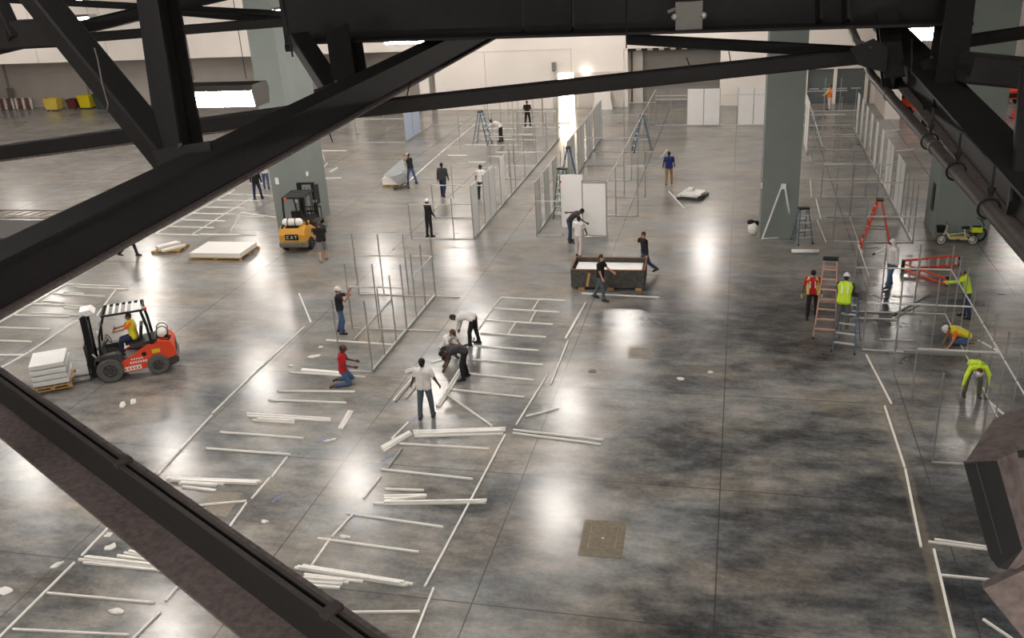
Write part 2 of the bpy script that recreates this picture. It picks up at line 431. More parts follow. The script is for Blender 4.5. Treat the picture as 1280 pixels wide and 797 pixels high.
luminaire(-7.85, 13.3, 'bright strip luminaire hanging just right of the black upright beam, its end plate showing', 10.50)
luminaire(-7.5, 21.6, 'lit luminaire half hidden above the long diagonal chord, under the deep girder', 10.48)
luminaire(3.3, 20.3, 'pale luminaire seen through the gap in the upper right steel joint')
luminaire(-19.7, 23.4, 'lit luminaire behind the black diagonal brace at the far upper left corner', 10.62)
for (x, y) in ((-32.8, 32.3), (-16.3, 33.5), (-26, 34.2), (-6.9, 32.7), (-15.2, 42.2), (-8.0, 41.9), (-25.8, 42.7), (10.5, 42.6), (-6.3, 53.0), (-14.8, 50.0), (-24.8, 60),
               (-20.6, 65), (-11.1, 66), (10.5, 61), (-38, 50), (-44, 60), (-50, 56), (-28, 52), (-36, 62), (-58, 64), (-2, 66), (-42, 38), (-60, 46), (-50, 40),
               (-16.5, 13), (-26, 20), (-26, 8), (1, -3), (9, -3), (-8, -3), (-17, -2), (-34, 20), (20, 50), (20, 70), (12.5, 20.5), (21, 30), (-66, 66)):  # those behind the camera and near right are unseen, added for frontal light
    luminaire(x, y, 'hanging strip luminaire out of sight, some of them added to brighten the hall').__setitem__('group', 'luminaires mirrored in the polished floor')

M_steelfill = mat('added_steel_fill', (1, 1, 1), .5, emit=((1.0, .97, .94), 15.))  # for weak unseen lamps added around the camera to brighten the black steel
for (x, y, z) in ((-3.5, 2.5, 14.7), (3.5, 2.0, 14.7), (0, 6.5, 14.9), (-7, 6, 14.9), (6.5, 6.5, 14.9), (-1.5, -1.5, 13.6), (2.5, -2, 13.2), (-5, -1.5, 13.4)):
    o = luminaire(x, y, 'weak unseen lamp added near the camera to brighten the steel', z, M_steelfill); o['group'] = 'unseen lamps added to brighten the steel'
    for c_ in o.children:
        if c_.name.startswith('hanger'): c_.scale = (1, 1, .14)

# ------------------------------------------------------------------ roof steel close to the camera
def beam(name, label, a, da, b, db, wm, kind='box', dust=0., cat='beam', hm=None, up=(0, 0, 1), m=None, bolts=0, e0=0., e1=0.):
    """member between two points seen at a (distance da along the view) and b; wm is its real width"""
    p0, p1 = deep(*a, da), deep(*b, db); dd = (p1 - p0).normalized(); p0 = p0 - dd * e0; p1 = p1 + dd * e1; base = p0.copy()
    t = empty(name, base, 0, label, cat)
    q0, q1 = Vector((0, 0, 0)), p1 - p0
    d = (q1 - q0).normalized(); U = Vector(up); sx = d.cross(U)
    if sx.length < .05: sx = d.cross(Vector((0, 1, 0)))
    sx.normalize(); v = sx.cross(d); hm = hm or wm; m = m or M_steel
    w, h = wm / 2, hm / 2
    if kind == 'box':
        MB().bar(q0, q1, wm, hm, U).build('web', m, t)
    elif kind == 'wide':   # wide-flange section: two flanges and a web
        fl = .022
        MB().prof(q0, q1, [(-.012, -h + fl), (.012, -h + fl), (.012, h - fl), (-.012, h - fl)], U).build('web', m, t)
        for s_ in (-1, 1):
            mm = M_dust if (dust and s_ < 0) else m
            MB().prof(q0, q1, [(-w, s_ * h - fl / 2), (w, s_ * h - fl / 2), (w, s_ * h + fl / 2), (-w, s_ * h + fl / 2)], U).build('flange', mm, t)
    elif kind == 'channel':  # closed face with dusty lower lip
        MB().bar(q0, q1, wm * .55, hm, U).build('web', m, t)
        MB().prof(q0, q1, [(-w, -h - .012), (w, -h - .012), (w, -h + .01), (-w, -h + .01)], U).build('lower_flange', M_dust if dust else m, t)
        MB().prof(q0, q1, [(-w, h - .01), (w, h - .01), (w, h + .012), (-w, h + .012)], U).build('upper_flange', m, t)
    elif kind == 'tube':
        MB().tube([q0, q1], w, 12).build('tube', m, t, True)
    L = (q1 - q0).length
    for k in range(bolts):
        c = q0 + d * (.25 + k * .09)
        for s_ in (-1, 1): MB().disc(c + sx * (w * .55 * s_) - v * 0 + (-FWD) * 0 + v * (h + .01), v, .014, .02, 6).build('bolt', M_pipe, t)
    return t


# bottom chord crossing the lower left corner: dusty lip, black web, double angle with a slot
def chord_pair():
    p0, p1 = deep(-60, 447, 6.9), deep(500, 866, 3.55); _x = (p1 - p0).normalized(); p0 = p0 - _x * 5; p1 = p1 + _x * 4
    t = empty('bottom_chord', p0, 0, 'black double-angle steel chord with a dusty brown lip crossing the lower left corner', 'beam')
    e = p1 - p0; d = e.normalized(); sx = d.cross(Vector((0, 0, 1))).normalized()
    up = Vector((0, 0, 1))
    # sx points to the camera side
    if sx.dot(-FWD) < 0: sx = -sx
    def strip(name, a0, a1, b0, b1, m):
        MB().loft([[o + sx * a0 + up * b0, o + sx * a1 + up * b0, o + sx * a1 + up * b1, o + sx * a0 + up * b1] for o in (Vector((0, 0, 0)), e)]).build(name, m, t)
    strip('angle_leg', .0, .185, -.10, -.085, M_dust)
    strip('angle_web', -.014, .0, -.10, .135, M_steel)
    strip('angle_web', -.052, -.038, -.10, .135, M_steel)
    strip('angle_leg', -.23, -.052, -.10, -.085, M_dust)
    strip('edge_lip', -.016, .006, .128, .14, M_pipe)
    strip('edge_lip', -.056, -.036, .128, .14, M_pipe)
    L = e.length
    for f_ in (.553, .686):
        o = d * (L * f_)
        MB().bar(o - sx * .07 + up * .145, o + sx * .02 + up * .145, .05, .03).build('spacer_clip', M_pipe, t)
    return t


chord_pair()
beam('roof_chord', 'long thick black diagonal chord rising from the left edge to the deep girder', (-45, 372), 4.95, (652, 12), 14.0, .27, 'channel', 1, hm=.27, e0=4.5)
beam('roof_girder', 'deep black girder filling the top of the view above all other steel', (352, -27), 11.2, (1222, -68), 9.4, .30, 'box', hm=1.52)
# its bottom flange and stiffeners
g0, g1 = deep(366, 52, 11.0), deep(1212, 27, 9.25)
t = empty('girder_flange', g0, 0, 'thin flange plate along the bottom of the deep black girder', 'beam'); e = g1 - g0
MB().bar((0, 0, 0), e, .42, .03).build('flange_plate', M_steel, t)
for f_ in (.38, .455, .8, .835):
    o = e * f_ + (-FWD) * .14; MB().bar(o, o + UPV * .9, .03, .16, -FWD).build('stiffener', M_steel, t)
beam('roof_strut', 'black upright beam standing between the top edge and the long diagonal chord, left part', (188, -60), 8.3, (232, 222), 7.1, .25, 'wide', hm=.22, up=(0, 1, 0), e0=2.2)
beam('roof_brace', 'black sloping brace from the upper left corner down to the chord joint', (10, -50), 8.0, (226, 215), 7.2, .235, 'box', hm=.2, e0=2.2)
beam('roof_brace', 'black level brace running behind the upright beam toward the grey column, with dusty edge', (-40, 197), 11.6, (392, 139), 10.6, .185, 'channel', 1, hm=.16, e0=5)
beam('roof_tube', 'long thin black tube sloping from the chord joint up to the right-hand steel joint', (436, 138), 10.2, (1090, 68), 9.8, .165, 'box', hm=.16)
beam('roof_tube', 'short thin black tube just under the deep girder, meeting the right-hand joint', (786, 49), 11.2, (1085, 66), 9.9, .11, 'box', hm=.12)
beam('roof_strut', 'short black stub post under the left end of the deep girder', (430, 44), 10.6, (441, 122), 10.2, .30, 'wide', hm=.24, up=(0, 1, 0))
beam('roof_brace', 'short black knee brace under the left end of the deep girder', (374, 48), 10.8, (420, 118), 10.2, .23, 'box', hm=.16)
beam('roof_tube', 'black brace at upper left running from the corner up behind the upright beam', (70, 42), 12.6, (340, -22), 13.5, .18, 'box', e0=1, e1=3)
beam('roof_tube', 'black level tube at upper left ending at the left end of the deep girder', (-20, 57), 12.2, (372, 26), 11.6, .115, 'box', e0=5)
beam('roof_tube', 'thin black tube above the level one, touching the top of the grey column', (212, 14), 12.8, (366, 27), 11.7, .09, 'box')
beam('roof_tube', 'thin dark purlin near the upper left edge of the view', (-20, -2), 13.5, (190, 9), 13.2, .09, 'box', e0=5, e1=2)
beam('roof_brace', 'dark stub brace at the far upper left corner', (-6, -10), 9.0, (20, 48), 9.0, .13, 'box')
beam('roof_chord', 'black chord at the left edge just over the corner luminaire', (-40, 46), 9.2, (82, 40), 9.0, .26, 'box', e0=4)
beam('roof_chord', 'thick black chord descending through the right side above the brown pipe', (1110, 50), 10.6, (1345, 310), 5.9, .36, 'channel', 1, hm=.27, e1=6)
beam('roof_strut', 'black upright beam in the upper right joint between girder and chord', (1198, -20), 9.3, (1176, 150), 8.6, .27, 'wide', hm=.26, up=(0, 1, 0), e0=2)
beam('roof_strut', 'short dark upright under the right part of the deep girder', (1108, 20), 9.7, (1117, 104), 9.4, .2, 'wide', hm=.2, up=(0, 1, 0))
beam('roof_brace', 'thin black brace at the right edge above the thick level beam', (1196, 53), 10.4, (1320, 35), 10.6, .13, 'box', e1=4)
beam('roof_beam', 'thick black level beam at the right edge over the far orange truck', (1206, 84), 8.4, (1330, 96), 8.4, .31, 'box', hm=.26, e1=4)
beam('roof_strut', 'black upright at the right edge below the thick level beam', (1292, 92), 7.2, (1278, 262), 6.6, .19, 'box')
# gusset plates
def gusset(label, px, depth, th=.03):
    c = deep(*px[0], depth); t = empty('gusset_plate', c, 0, label, 'steel plate')
    n = -FWD
    rings = [[deep(*q, depth) - c + n * o for q in px] for o in (.0, -th)]
    MB().loft(rings).build('plate', M_steel, t)
    for q in px[1:3]: MB().disc(deep(*q, depth) * .5 + deep(*px[0], depth) * .5 - c + n * .012, n, .018, .02, 6).build('bolt', M_pipe, t)
gusset('black gusset plate where the upright and the sloping brace meet the long chord', ((190, 188), (262, 176), (268, 214), (240, 240), (206, 232)), 6.85)
gusset('black gusset plate at the chord joint below the stub post', ((392, 112), (448, 92), (462, 128), (430, 150), (396, 148)), 9.9)
gusset('dark gusset plate on the right-hand steel joint beside the pipe elbow', ((1064, 60), (1092, 48), (1110, 60), (1108, 90), (1074, 80)), 9.3)
gusset('dark gusset plate behind the upright beam in the upper right', ((1150, 78), (1178, 66), (1204, 100), (1180, 140)), 9.0)
# grey junction box on the girder
t = empty('junction_box', deep(861, 20, 9.75), 0, 'grey metal junction box clamped to the face of the deep black girder', 'box')
bx = MB().box((0, 0, 0), (.28, .06, .29)); bx.build('box_body', M_mgrey, t)
for s_ in (-1, 1): MB().ball((s_ * .15, -.03, .0), .035).build('clamp', M_alu, t, True)
MB().tube([(-.14, -.02, .08), (-.22, -.03, .05)], .02).build('conduit', M_mgrey, t)
t.rotation_euler = (0, 0, .14)
# sprinkler pipe with hangers and white elbow
pp = [deep(1062, 30, 11.6), deep(1090, 95, 10.4), deep(1345, 384, 4.3)]; pend = pp[2] + (pp[2] - pp[1]).normalized() * 6
t = empty('sprinkler_pipe', pp[0], 0, 'dusty dark brown round sprinkler pipe sloping down the right side', 'pipe')
MB().tube([p - pp[0] for p in (pp[0], pp[1], pend)], .047, 16).build('pipe_run', M_pipe, t, True)
d = (pp[2] - pp[1])
for f_ in (.18, .52):
    c = pp[1] + d * f_ - pp[0]; MB().disc(c, d, .055, .10, 18).build('coupling', M_pipe, t, True)
for i, (hx, hy) in enumerate(((1162, 170), (1195, 208), (1236, 256))):
    L_ = (Vector((hx, hy, 0)) - Vector((1094, 92, 0))).length / 385.9
    # distance along the pipe of this pixel (perspective): bisect
    lo, hi = 0., 1.
    for _ in range(30):
        mid = (lo + hi) / 2; q = pp[1] + d * mid - CAM; xq = 640 + FPX * q.dot(RGT) / q.dot(FWD)
        if xq < hx: lo = mid
        else: hi = mid
    c = pp[1] + d * lo; hg = empty('pipe_hanger', c, 0, ['black pipe hanger ring nearest the orange vehicle, highest on the brown pipe', 'black pipe hanger ring in the middle of the three on the brown pipe', 'black pipe hanger ring lowest of the three on the brown pipe, over the cargo bike'][i], 'pipe hanger')
    dn = d.normalized(); a = dn.cross(Vector((0, 0, 1))).normalized(); b = a.cross(dn)
    rg = [(a * math.cos(w) + b * math.sin(w)) * .064 for w in (2 * PI * k / 16 for k in range(17))]
    MB().tube(rg, .009, 6).build('ring', M_black, hg); MB().tube([b * .06, b * .13 + a * .02, b * .13 - a * .02, b * .06], .008, 5).build('yoke', M_black, hg)
    MB().tube([Vector((0, 0, .08)), Vector((0, 0, .27))], .008, 6).build('rod', M_black, hg)
t = empty('insulated_elbow', deep(1066, 36, 9.6), 0, 'short white insulated pipe end tucked beside the girder at the right-hand joint', 'pipe')
MB().tube([Vector((0, 0, 0)), deep(1070, 50, 9.6) - deep(1066, 36, 9.6), deep(1082, 58, 9.6) - deep(1066, 36, 9.6)], .028, 10).build('elbow', M_mgrey, t, True)
MB().tube([deep(1055, -10, 9.6) - deep(1066, 36, 9.6), Vector((0, 0, 0))], .022, 8).build('conduit', M_dgrey, t, True)
# cables and hanging wire ends
def cable(label, px, depth, r=.008, m=None):
    p = [deep(*q, depth) for q in px]; o = MB().tube([q - p[0] for q in p], r, 6).build('cable', m or M_black, None, True); o.location = p[0]
    return tag(o, label, 'cable')
cable('pale cord tied over the black sloping brace at upper left', ((118, 60), (122, 74), (128, 106), (135, 130), (134, 138)), 7.0, .005, M_mgrey)
cable('dark wire hanging beside the left end of the deep girder', ((353, -5), (358, 24), (363, 56), (366, 71)), 10, .010)
cable('thin dark wire hanging below the chord joint by the grey column', ((395, 120), (404, 144), (416, 178)), 9, .006)
cable('short dark wire end standing on the long thin tube, left part', ((513, 102), (509, 118), (508, 125)), 9.8, .007)
cable('dark sprinkler drop wire crossing the garage bay at its left post', ((783, -8), (783, 40), (783, 60)), 9.3, .007)
cable('short dark wire end standing on the tube in front of the grey roll door', ((858, 72), (864, 87)), 9.6, .006)
cable('short dark wire end on the tube beside the roll door edge', ((911, 64), (914, 82)), 9.6, .006)
cable('thin dark rod hanging through the gap in the upper right steel', ((1140, 48), (1139, 104)), 9.0, .008)
o = MB().tube([Vector((0, 0, 0)), deep(392, 58, 10.9) - deep(357, 60, 10.9)], .045, 10).build('pipe_stub', M_black, None, True); o.location = deep(357, 60, 10.9)
tag(o, 'stubby black pipe end poking out left of the girder end', 'pipe')

# dark housing at the lower right edge (stage light seen from above)
def housing():
    c = deep(1262, 620, 2.7); t = empty('stage_light', c, 0, 'big brown and black lamp housing at the lower right edge, close to the viewer', 'stage light')
    P = lambda x, y, dd: deep(x, y, dd) - c
    top = [P(1205, 577, 2.55), P(1247, 575, 2.5), P(1300, 500, 2.9), P(1262, 514, 3.0), P(1241, 523, 3.0)]
    dn = [p + (P(1262, 706, 2.5) - P(1205, 577, 2.55)) for p in top]
    mid = []
    front = [P(1206, 580, 2.5), P(1247, 577, 2.45), P(1278, 686, 2.42), P(1259, 712, 2.45), P(1247, 709, 2.46), P(1238, 697, 2.47)]
    back = [p + FWD * .05 + RGT * .02 for p in front]
    MB().loft([front, back]).build('black_front', M_deep, t)
    import bmesh
    pts = [P(1207, 577, 2.53), P(1247, 575, 2.47), P(1300, 520, 2.75), P(1300, 505, 2.8), P(1262, 514, 2.85), P(1242, 523, 2.82), P(1300, 720, 2.7), P(1277, 690, 2.45), P(1259, 709, 2.48), P(1242, 697, 2.52),
           P(1370, 520, 2.85), P(1370, 730, 2.8), P(1340, 560, 3.1), P(1330, 690, 3.0), P(1262, 650, 2.9)]
    bm = bmesh.new(); [bm.verts.new(p) for p in pts]; r_ = bmesh.ops.convex_hull(bm, input=bm.verts)
    me = bpy.data.meshes.new('housing_shell'); bm.to_mesh(me); bm.free(); me.materials.append(M_dust); o = bpy.data.objects.new('housing_shell', me); COL.objects.link(o); o.parent = t
    y0 = P(1262, 716, 2.52); y1 = P(1330, 800, 2.55)
    MB().bar(y0, y1, .16, .03, (0, 1, 0)).bar(y1, P(1400, 700, 2.8), .16, .03, (0, 1, 0)).build('yoke_arm', M_dust, t)
    MB().tube([P(1355, 620, 2.85), P(1400, 560, 2.9), P(1400, 560, 2.9) + Vector((0, 0, 2.4))], .03, 10).build('hanging_pole', M_pipe, t)
    MB().loft([[P(1271, 563, 2.44), P(1290, 560, 2.44), P(1290, 572, 2.44), P(1273, 572, 2.44)], [P(1271, 563, 2.5), P(1290, 560, 2.5), P(1290, 572, 2.5), P(1273, 572, 2.5)]]).build('vent_slot', M_black, t)
    for k in range(1, 3):
        MB().tube([P(1206 + 14 * k, 578, 2.48), P(1240 + 12 * k, 700 - 8 * k, 2.44)], .0012, 5).build('seam', M_dgrey, t)
housing()

# ------------------------------------------------------------------ frame bars laid out on the floor
ORD = 'first second third fourth fifth sixth seventh eighth ninth tenth eleventh twelfth thirteenth'.split()
RODN = [0]


def rod(x0, y0, x1, y1, label, w=.048, h=.045, z=0., group=None, name='frame_bar', m=None):
    p, q = at(x0, y0, z + h / 2), at(x1, y1, z + h / 2); c = (p + q) / 2
    RODN[0] += 1
    d = q - p; L = d.length
    mb = MB(); a, b = Vector((-L / 2, 0, 0)), Vector((L / 2, 0, 0)); s = .012; W2, H2 = w / 2, h / 2; k = .006
    # extrusion profile with a groove along the top
    mb.prof(a, b, [(-W2, -H2), (W2, -H2), (W2, H2 - k), (W2 - k, H2), (s / 2, H2), (s / 2, H2 - .012), (-s / 2, H2 - .012), (-s / 2, H2), (-W2 + k, H2), (-W2, H2 - k)])
    o = mb.build(name, m or M_rod); o.location = c; o.rotation_euler = (0, 0, math.atan2(d.y, d.x))
    return tag(o, label, 'aluminium bar', group)


def rods(rows, tmpl, **k):
    for i, r in enumerate(rows): rod(*r, tmpl % ORD[i], **k)


rods([(627, 371.3, 708, 375.4), (616, 385, 699.7, 389.8), (606.7, 400, 691.4, 405), (600.4, 416, 682.4, 420.9), (596.5, 432.2, 673.3, 437.6), (589.9, 449, 678.8, 455.4), (585.5, 466.7, 668.3, 474.5), (560.4, 485.9, 656, 496)],
     '%s crosswise bar from the far end of the ladder layout behind the crouching workers')
rods([(626.3, 371.8, 616.5, 384), (615.5, 386, 606, 399), (605.5, 400.5, 597, 413), (593, 422, 583, 436)],
     '%s left edge bar from the far end of the layout behind the crouching workers')
rods([(673.6, 374.8, 666, 386.6), (670.2, 388.6, 663, 401.6), (644.8, 402.8, 635.4, 416.6)],
     '%s short inner bar from the far end of the layout behind the crouching workers')
rod(732, 378, 721.4, 399, 'upper bar of the overlapping pair in line toward the dark crate', .06)
rod(728.5, 385, 719, 401, 'short bar lying against the overlapping pair nearest the dark crate', .07)
rod(720.4, 399.2, 707, 422.7, 'lower bar of the overlapping pair in line toward the dark crate', .08)
rod(710, 425.9, 688.7, 480, 'long cream bar on the open floor left of the round manhole cover')
rod(684.5, 468, 645.5, 530.5, 'cream bar between the manhole and the man in the white tee, tilted along the row')
rod(657.6, 520, 698.2, 510, 'short cream bar lying askew alone on the open floor')
rods([(641.5, 536.8, 754.5, 549.2), (641, 540.8, 751, 555)], 'long bar of the side by side pair on the open floor, %s from far')
rod(574.5, 461.6, 546.2, 507, 'bar of the leaning pair right of the standing man in the white tee, left one', .07, .06)
rod(577.8, 462.6, 549.2, 508, 'bar of the leaning pair right of the standing man in the white tee, right one', .05, .05)
rod(556, 490.5, 615.3, 532, 'slanting bar from the hand of the man in the white tee to the bundle')
rod(518.8, 468.6, 491.4, 500.6, 'light bar on the floor left of the man in the white tee')
rod(521, 470, 494.4, 501.8, 'dark-sided bar beside the light one left of the man in the white tee', .05, .05, m=M_baser)
rod(521, 482, 507.8, 498, 'short grey bar by the left foot of the man in the white tee', m=M_baser)
rods([(505.6, 463.6, 520, 458.4), (506.4, 466, 521, 460.4)], 'short stub bar left of the man in the white tee, %s from far', w=.05)
rod(539, 453, 560, 446.3, 'bent light strip on the floor under the crouching man in the brown cap', .07, .04)
for i, (r, z) in enumerate((((516.5, 538.4, 632, 534.6), 0), ((518, 545, 629, 541.6), 0), ((517, 541.6, 631, 538), .0), ((519, 541.6, 632, 537.4), .05), ((520, 539.5, 626, 536), .05))):
    rod(*r, 'bar of the long bundle below the man in the white tee, ' + ('far edge', 'near edge', 'middle one', 'front one on top', 'back one on top')[i], .06, .05, z)
for i, (r, z) in enumerate((((511.8, 539, 476.5, 558.5), 0), ((514.5, 541.6, 479.8, 563.7), 0), ((512.5, 540.3, 477.8, 561), 0.05))):
    rod(*r, 'cream bar in the slanting bundle touching the long level bundle, ' + ('upper one', 'lower one', 'top one')[i], .07, .05, z)
rod(510.5, 527.5, 489.8, 547.8, 'thin bar slanting above the slanting bundle, near the shadow of the man', .045)
rod(502.4, 560.4, 484, 586, 'dark-sided bar below the slanting bundle', .05, .05, m=M_baser)
rod(499.2, 554, 612, 560.4, 'lone crosswise bar just below the long near-level bundle')
rod(631.8, 542.6, 531, 733, 'very long cream bar running from the bundle end toward the bottom of the floor')
rod(542, 734.6, 516, 800, 'cream bar continuing the very long one at the lower edge')
rod(476, 586, 591, 598.2, 'lone crosswise bar below the dark-sided bar, right of the bright reflection')
rod(480.7, 610.6, 529.5, 612.2, 'short cream bar alone above the small fanned bundle')
for i, (r, z) in enumerate((((466.7, 628.9, 608.6, 624.4), 0), ((478.4, 629.3, 607.4, 627.4), .0), ((480, 626.8, 600, 624.8), .05), ((479.6, 619.6, 531, 618.2), 0), ((480, 622.4, 532, 621), 0), ((480.7, 625.6, 533.5, 618.6), .05))):
    rod(*r, 'cream bar of the small fanned bundle by the bright reflection, ' + ('longest far one', 'long near one', 'long one on top', 'short far one', 'short middle one', 'short slanting top one')[i], .06, .05, z)
rod(475.6, 595.3, 454.5, 623, 'thin bar slanting into the bright reflection on the floor', .045)
rod(433.8, 641, 554, 658.2, 'lone crosswise bar below the bright reflection')
rod(440.9, 642.6, 414.7, 670.6, 'upper edge bar with the blue mark beside the bright reflection')
rod(412.7, 673, 389.7, 706, 'lower edge bar running into the biggest bundle')
rod(397, 672.3, 523.7, 689.4, 'crosswise bar over the joint of the two edge bars')
for i, (r, z) in enumerate((((368.6, 708.9, 506.5, 731), 0), ((378.7, 706, 516, 729.5), .0), ((372, 707.4, 510, 730.2), .0), ((380, 706.4, 505, 726.8), .05), ((374, 707.8, 500, 728), .05),
                            ((380.3, 717.4, 453.8, 726.2), 0), ((376, 722, 436, 727.4), 0), ((372.8, 725.2, 428, 729.4), 0), ((371.7, 729.9, 425, 734), 0), ((381, 720.6, 430, 724.6), .05), ((366.5, 725, 369.8, 716.4), 0))):
    rod(*r, 'cream bar of the biggest bundle near the lower black chord, ' + ('long near edge', 'long far edge', 'long middle', 'long top far', 'long top near', 'short right one', 'short second one', 'short third one', 'short nearest one', 'short top one', 'tiny crosswise stub')[i], .062, .05, z)
rod(414, 764.8, 524.6, 763.6, 'level bar nearest the bottom, touching the black chord end')
# left field
rods([(381, 407.6, 326.4, 458.2), (325.4, 458.6, 265.5, 516.4), (264.8, 518.4, 198, 592)], 'long edge bar right of the orange forklift, %s from its far end')
rod(407.8, 424.6, 493, 430.6, 'crosswise bar between the kneeling man in red and the upright posts')
rod(361.4, 464.8, 456.8, 470.6, 'crosswise bar passing the knees of the man in red')
rod(377, 461.8, 424, 465.8, 'wide flat white bar lying beside the knees of the man in red', .14, .06)
rod(346.4, 488.3, 443.7, 488.9, 'crosswise bar first below the man in red')
rod(335.6, 499.4, 433, 502.9, 'crosswise bar second below the man in red')
for i, (r, z) in enumerate((((308, 516.4, 413.4, 522.8), 0), ((309, 519.4, 413.6, 525.4), 0), ((316, 524.6, 368, 528), 0), ((322, 523, 368, 525.4), .05))):
    rod(*r, 'cream bar of the low bundle below the man in red, ' + ('long far one', 'long near one', 'short floor one', 'short top one')[i], .06, .05, z)
rod(275, 539.6, 379.5, 547.2, 'lone crosswise bar under the low bundle')
rod(257.5, 560, 363.5, 567.5, 'lone crosswise bar above the thick white stack')
rods([(441.8, 513.6, 427.6, 535.6), (439, 513.2, 425.4, 535.4), (436.4, 512.8, 423.2, 535.2)], 'short bar of the upright trio left of the standing man, %s from its right')
rod(358.8, 571, 339.6, 596, 'edge bar running down from the lone crosswise bar')
rod(337.2, 597, 314.6, 622.8, 'edge bar in line below, right of the thick white stack')
rod(308, 628, 286.3, 659, 'edge bar in line, lowest, by the tan floor plate')
for i, (r, z) in enumerate((((208, 597.6, 326.8, 601.8), 0), ((212, 600, 322, 604.2), 0), ((210, 597, 325, 601), .05), ((214, 598.8, 320, 603), .05), ((224, 603.6, 270, 606.6), 0), ((226, 602.4, 271, 605.2), .05), ((228, 607.6, 270, 612.6), 0), ((271, 603.8, 280, 604.6), .0))):
    rod(*r, 'cream bar of the thick white stack above the black chord, ' + ('far floor one', 'near floor one', 'far top one', 'near top one', 'short far one', 'short top one', 'short nearest one', 'tiny end stub')[i], .075, .05, z)
rod(234, 632.4, 308, 625.6, 'slanting bar across the tan floor plate beside the black chord')
rods([(150, 643.6, 102, 694), (93, 702.6, -6, 801)], 'long edge bar at the lower left corner, %s from far')
for i, (r, z) in enumerate((((108.4, 695, 229.5, 709.2), 0), ((98.5, 698.8, 226.6, 711.8), 0), ((104.4, 702.6, 229.5, 715.2), .0), ((106, 695.6, 228, 709), .05), ((146.8, 694, 197, 700.6), 0), ((155.6, 690.4, 199, 699), 0), ((161.5, 687.9, 203, 698.6), 0.05))):
    rod(*r, 'cream bar of the bundle under the black chord at lower left, ' + ('long far one', 'long middle one', 'long near one', 'long top one', 'short near one', 'short middle one', 'short top one')[i], .062, .05, z)
rod(235.4, 716.8, 206.9, 750.7, 'edge bar right of the lower left bundle')
rod(243, 718.5, 235.4, 728.6, 'tiny stub beside the edge bar right of the lower left bundle')
rod(59, 740.5, 193, 753, 'crosswise bar below the lower left bundle')
rod(15.8, 786, 161, 793, 'crosswise bar nearest the lower left corner')
rod(200, 764.5, 165, 799, 'edge bar at the lower edge near the corner')
# far left field
rods([(84, 354.8, 62.9, 366.4), (62.3, 367, 42.3, 378.2), (41.6, 378.8, 16.5, 392.6), (15.6, 393.2, -12, 409)], 'edge bar beside the long black chord left of the orange forklift, %s from far')
rods([(84.7, 355, 151.8, 357.6), (93, 358.4, 160, 361.2), (64, 366.6, 131, 369.9), (41.4, 379.5, 110.4, 382.9), (18.8, 393.3, 87.8, 395.4), (-6, 408.4, 64, 411), (-20, 424.6, 39, 426.6), (-20, 443.6, 31, 443)],
     'crosswise bar in the ladder layout left of the orange forklift, %s from far')
rods([(80, 365, 104, 367.2), (54, 376, 80, 378), (80, 384, 112, 386.4), (39, 390.6, 100, 393.4)], 'loose bar lying between the crosswise bars left of the orange forklift, %s from far', m=M_white)
rods([(144.3, 362, 121, 394), (97.2, 399.8, 36.4, 439.6), (35.4, 440.3, -8, 464.5)], 'slanting edge bar behind and left of the orange forklift mast, %s from far')
# upper left field
rods([(293, 237.6, 262, 254.6), (261.4, 255, 228, 273.4), (227, 274, 194, 292.2)], 'outer edge bar of the ladder layout behind the flat white sheets, %s from far', w=.06)
rods([(285.4, 242.4, 343.8, 244.6), (270, 249.9, 323, 250.9), (253.4, 258.4, 308, 259.9), (240, 266.3, 295.8, 267.5), (226, 274.4, 281.6, 276), (212, 282.8, 267.5, 284.4), (194, 292.2, 249.6, 293.4)],
     'crosswise bar of the ladder layout behind the flat white sheets, %s from far', w=.06)
rods([(319, 245, 281, 267.4), (280, 268, 241, 292.2)], 'inner edge bar of the ladder layout behind the flat white sheets, %s from far', w=.06)
rod(250.5, 292.6, 319, 293.4, 'wide white bar just behind the flat white sheets', .11)
rod(300.3, 268.4, 287.3, 290, 'slanting bar left of the yellow forklift')
rod(301, 265.6, 346.6, 271.6, 'wide bar pointing at the column base by the yellow forklift', .09)
rod(302, 269.6, 330, 271.2, 'thin bar beside the wide one pointing at the column base', .05)
rod(398, 223, 426.7, 222, 'bar at the feet of the man beside the grey-green column')
rod(412, 215.4, 422, 209.6, 'short white tube right of the man beside the grey-green column', .12, .1)
rod(404, 209.4, 409, 203.6, 'tiny bar behind the man beside the grey-green column')
rod(402.6, 188.2, 434, 188.2, 'bar lying beyond the man beside the grey-green column')
# middle field
rods([(594, 155.4, 551, 191), (550, 192, 505, 231.5)], 'long slanting bar between the blue ladder and the white sheet pile, %s from far', w=.08)
rod(373.8, 366.4, 388.6, 402.6, 'lone bar on the floor below the man in grey shorts')
rods([(833.6, 187, 824, 199.8), (836, 239, 855.2, 260)], 'lone bar beside the man in the navy shirt, %s from far')
rods([(1013, 224.6, 1014.4, 247), (1020, 248.7, 1026, 273.5), (1021.4, 275, 1032.7, 303.3)], 'edge bar between the grey column and the tall frames, %s from far')
rod(727, 366.2, 824, 371.3, 'long bar on the floor just in front of the dark crate')
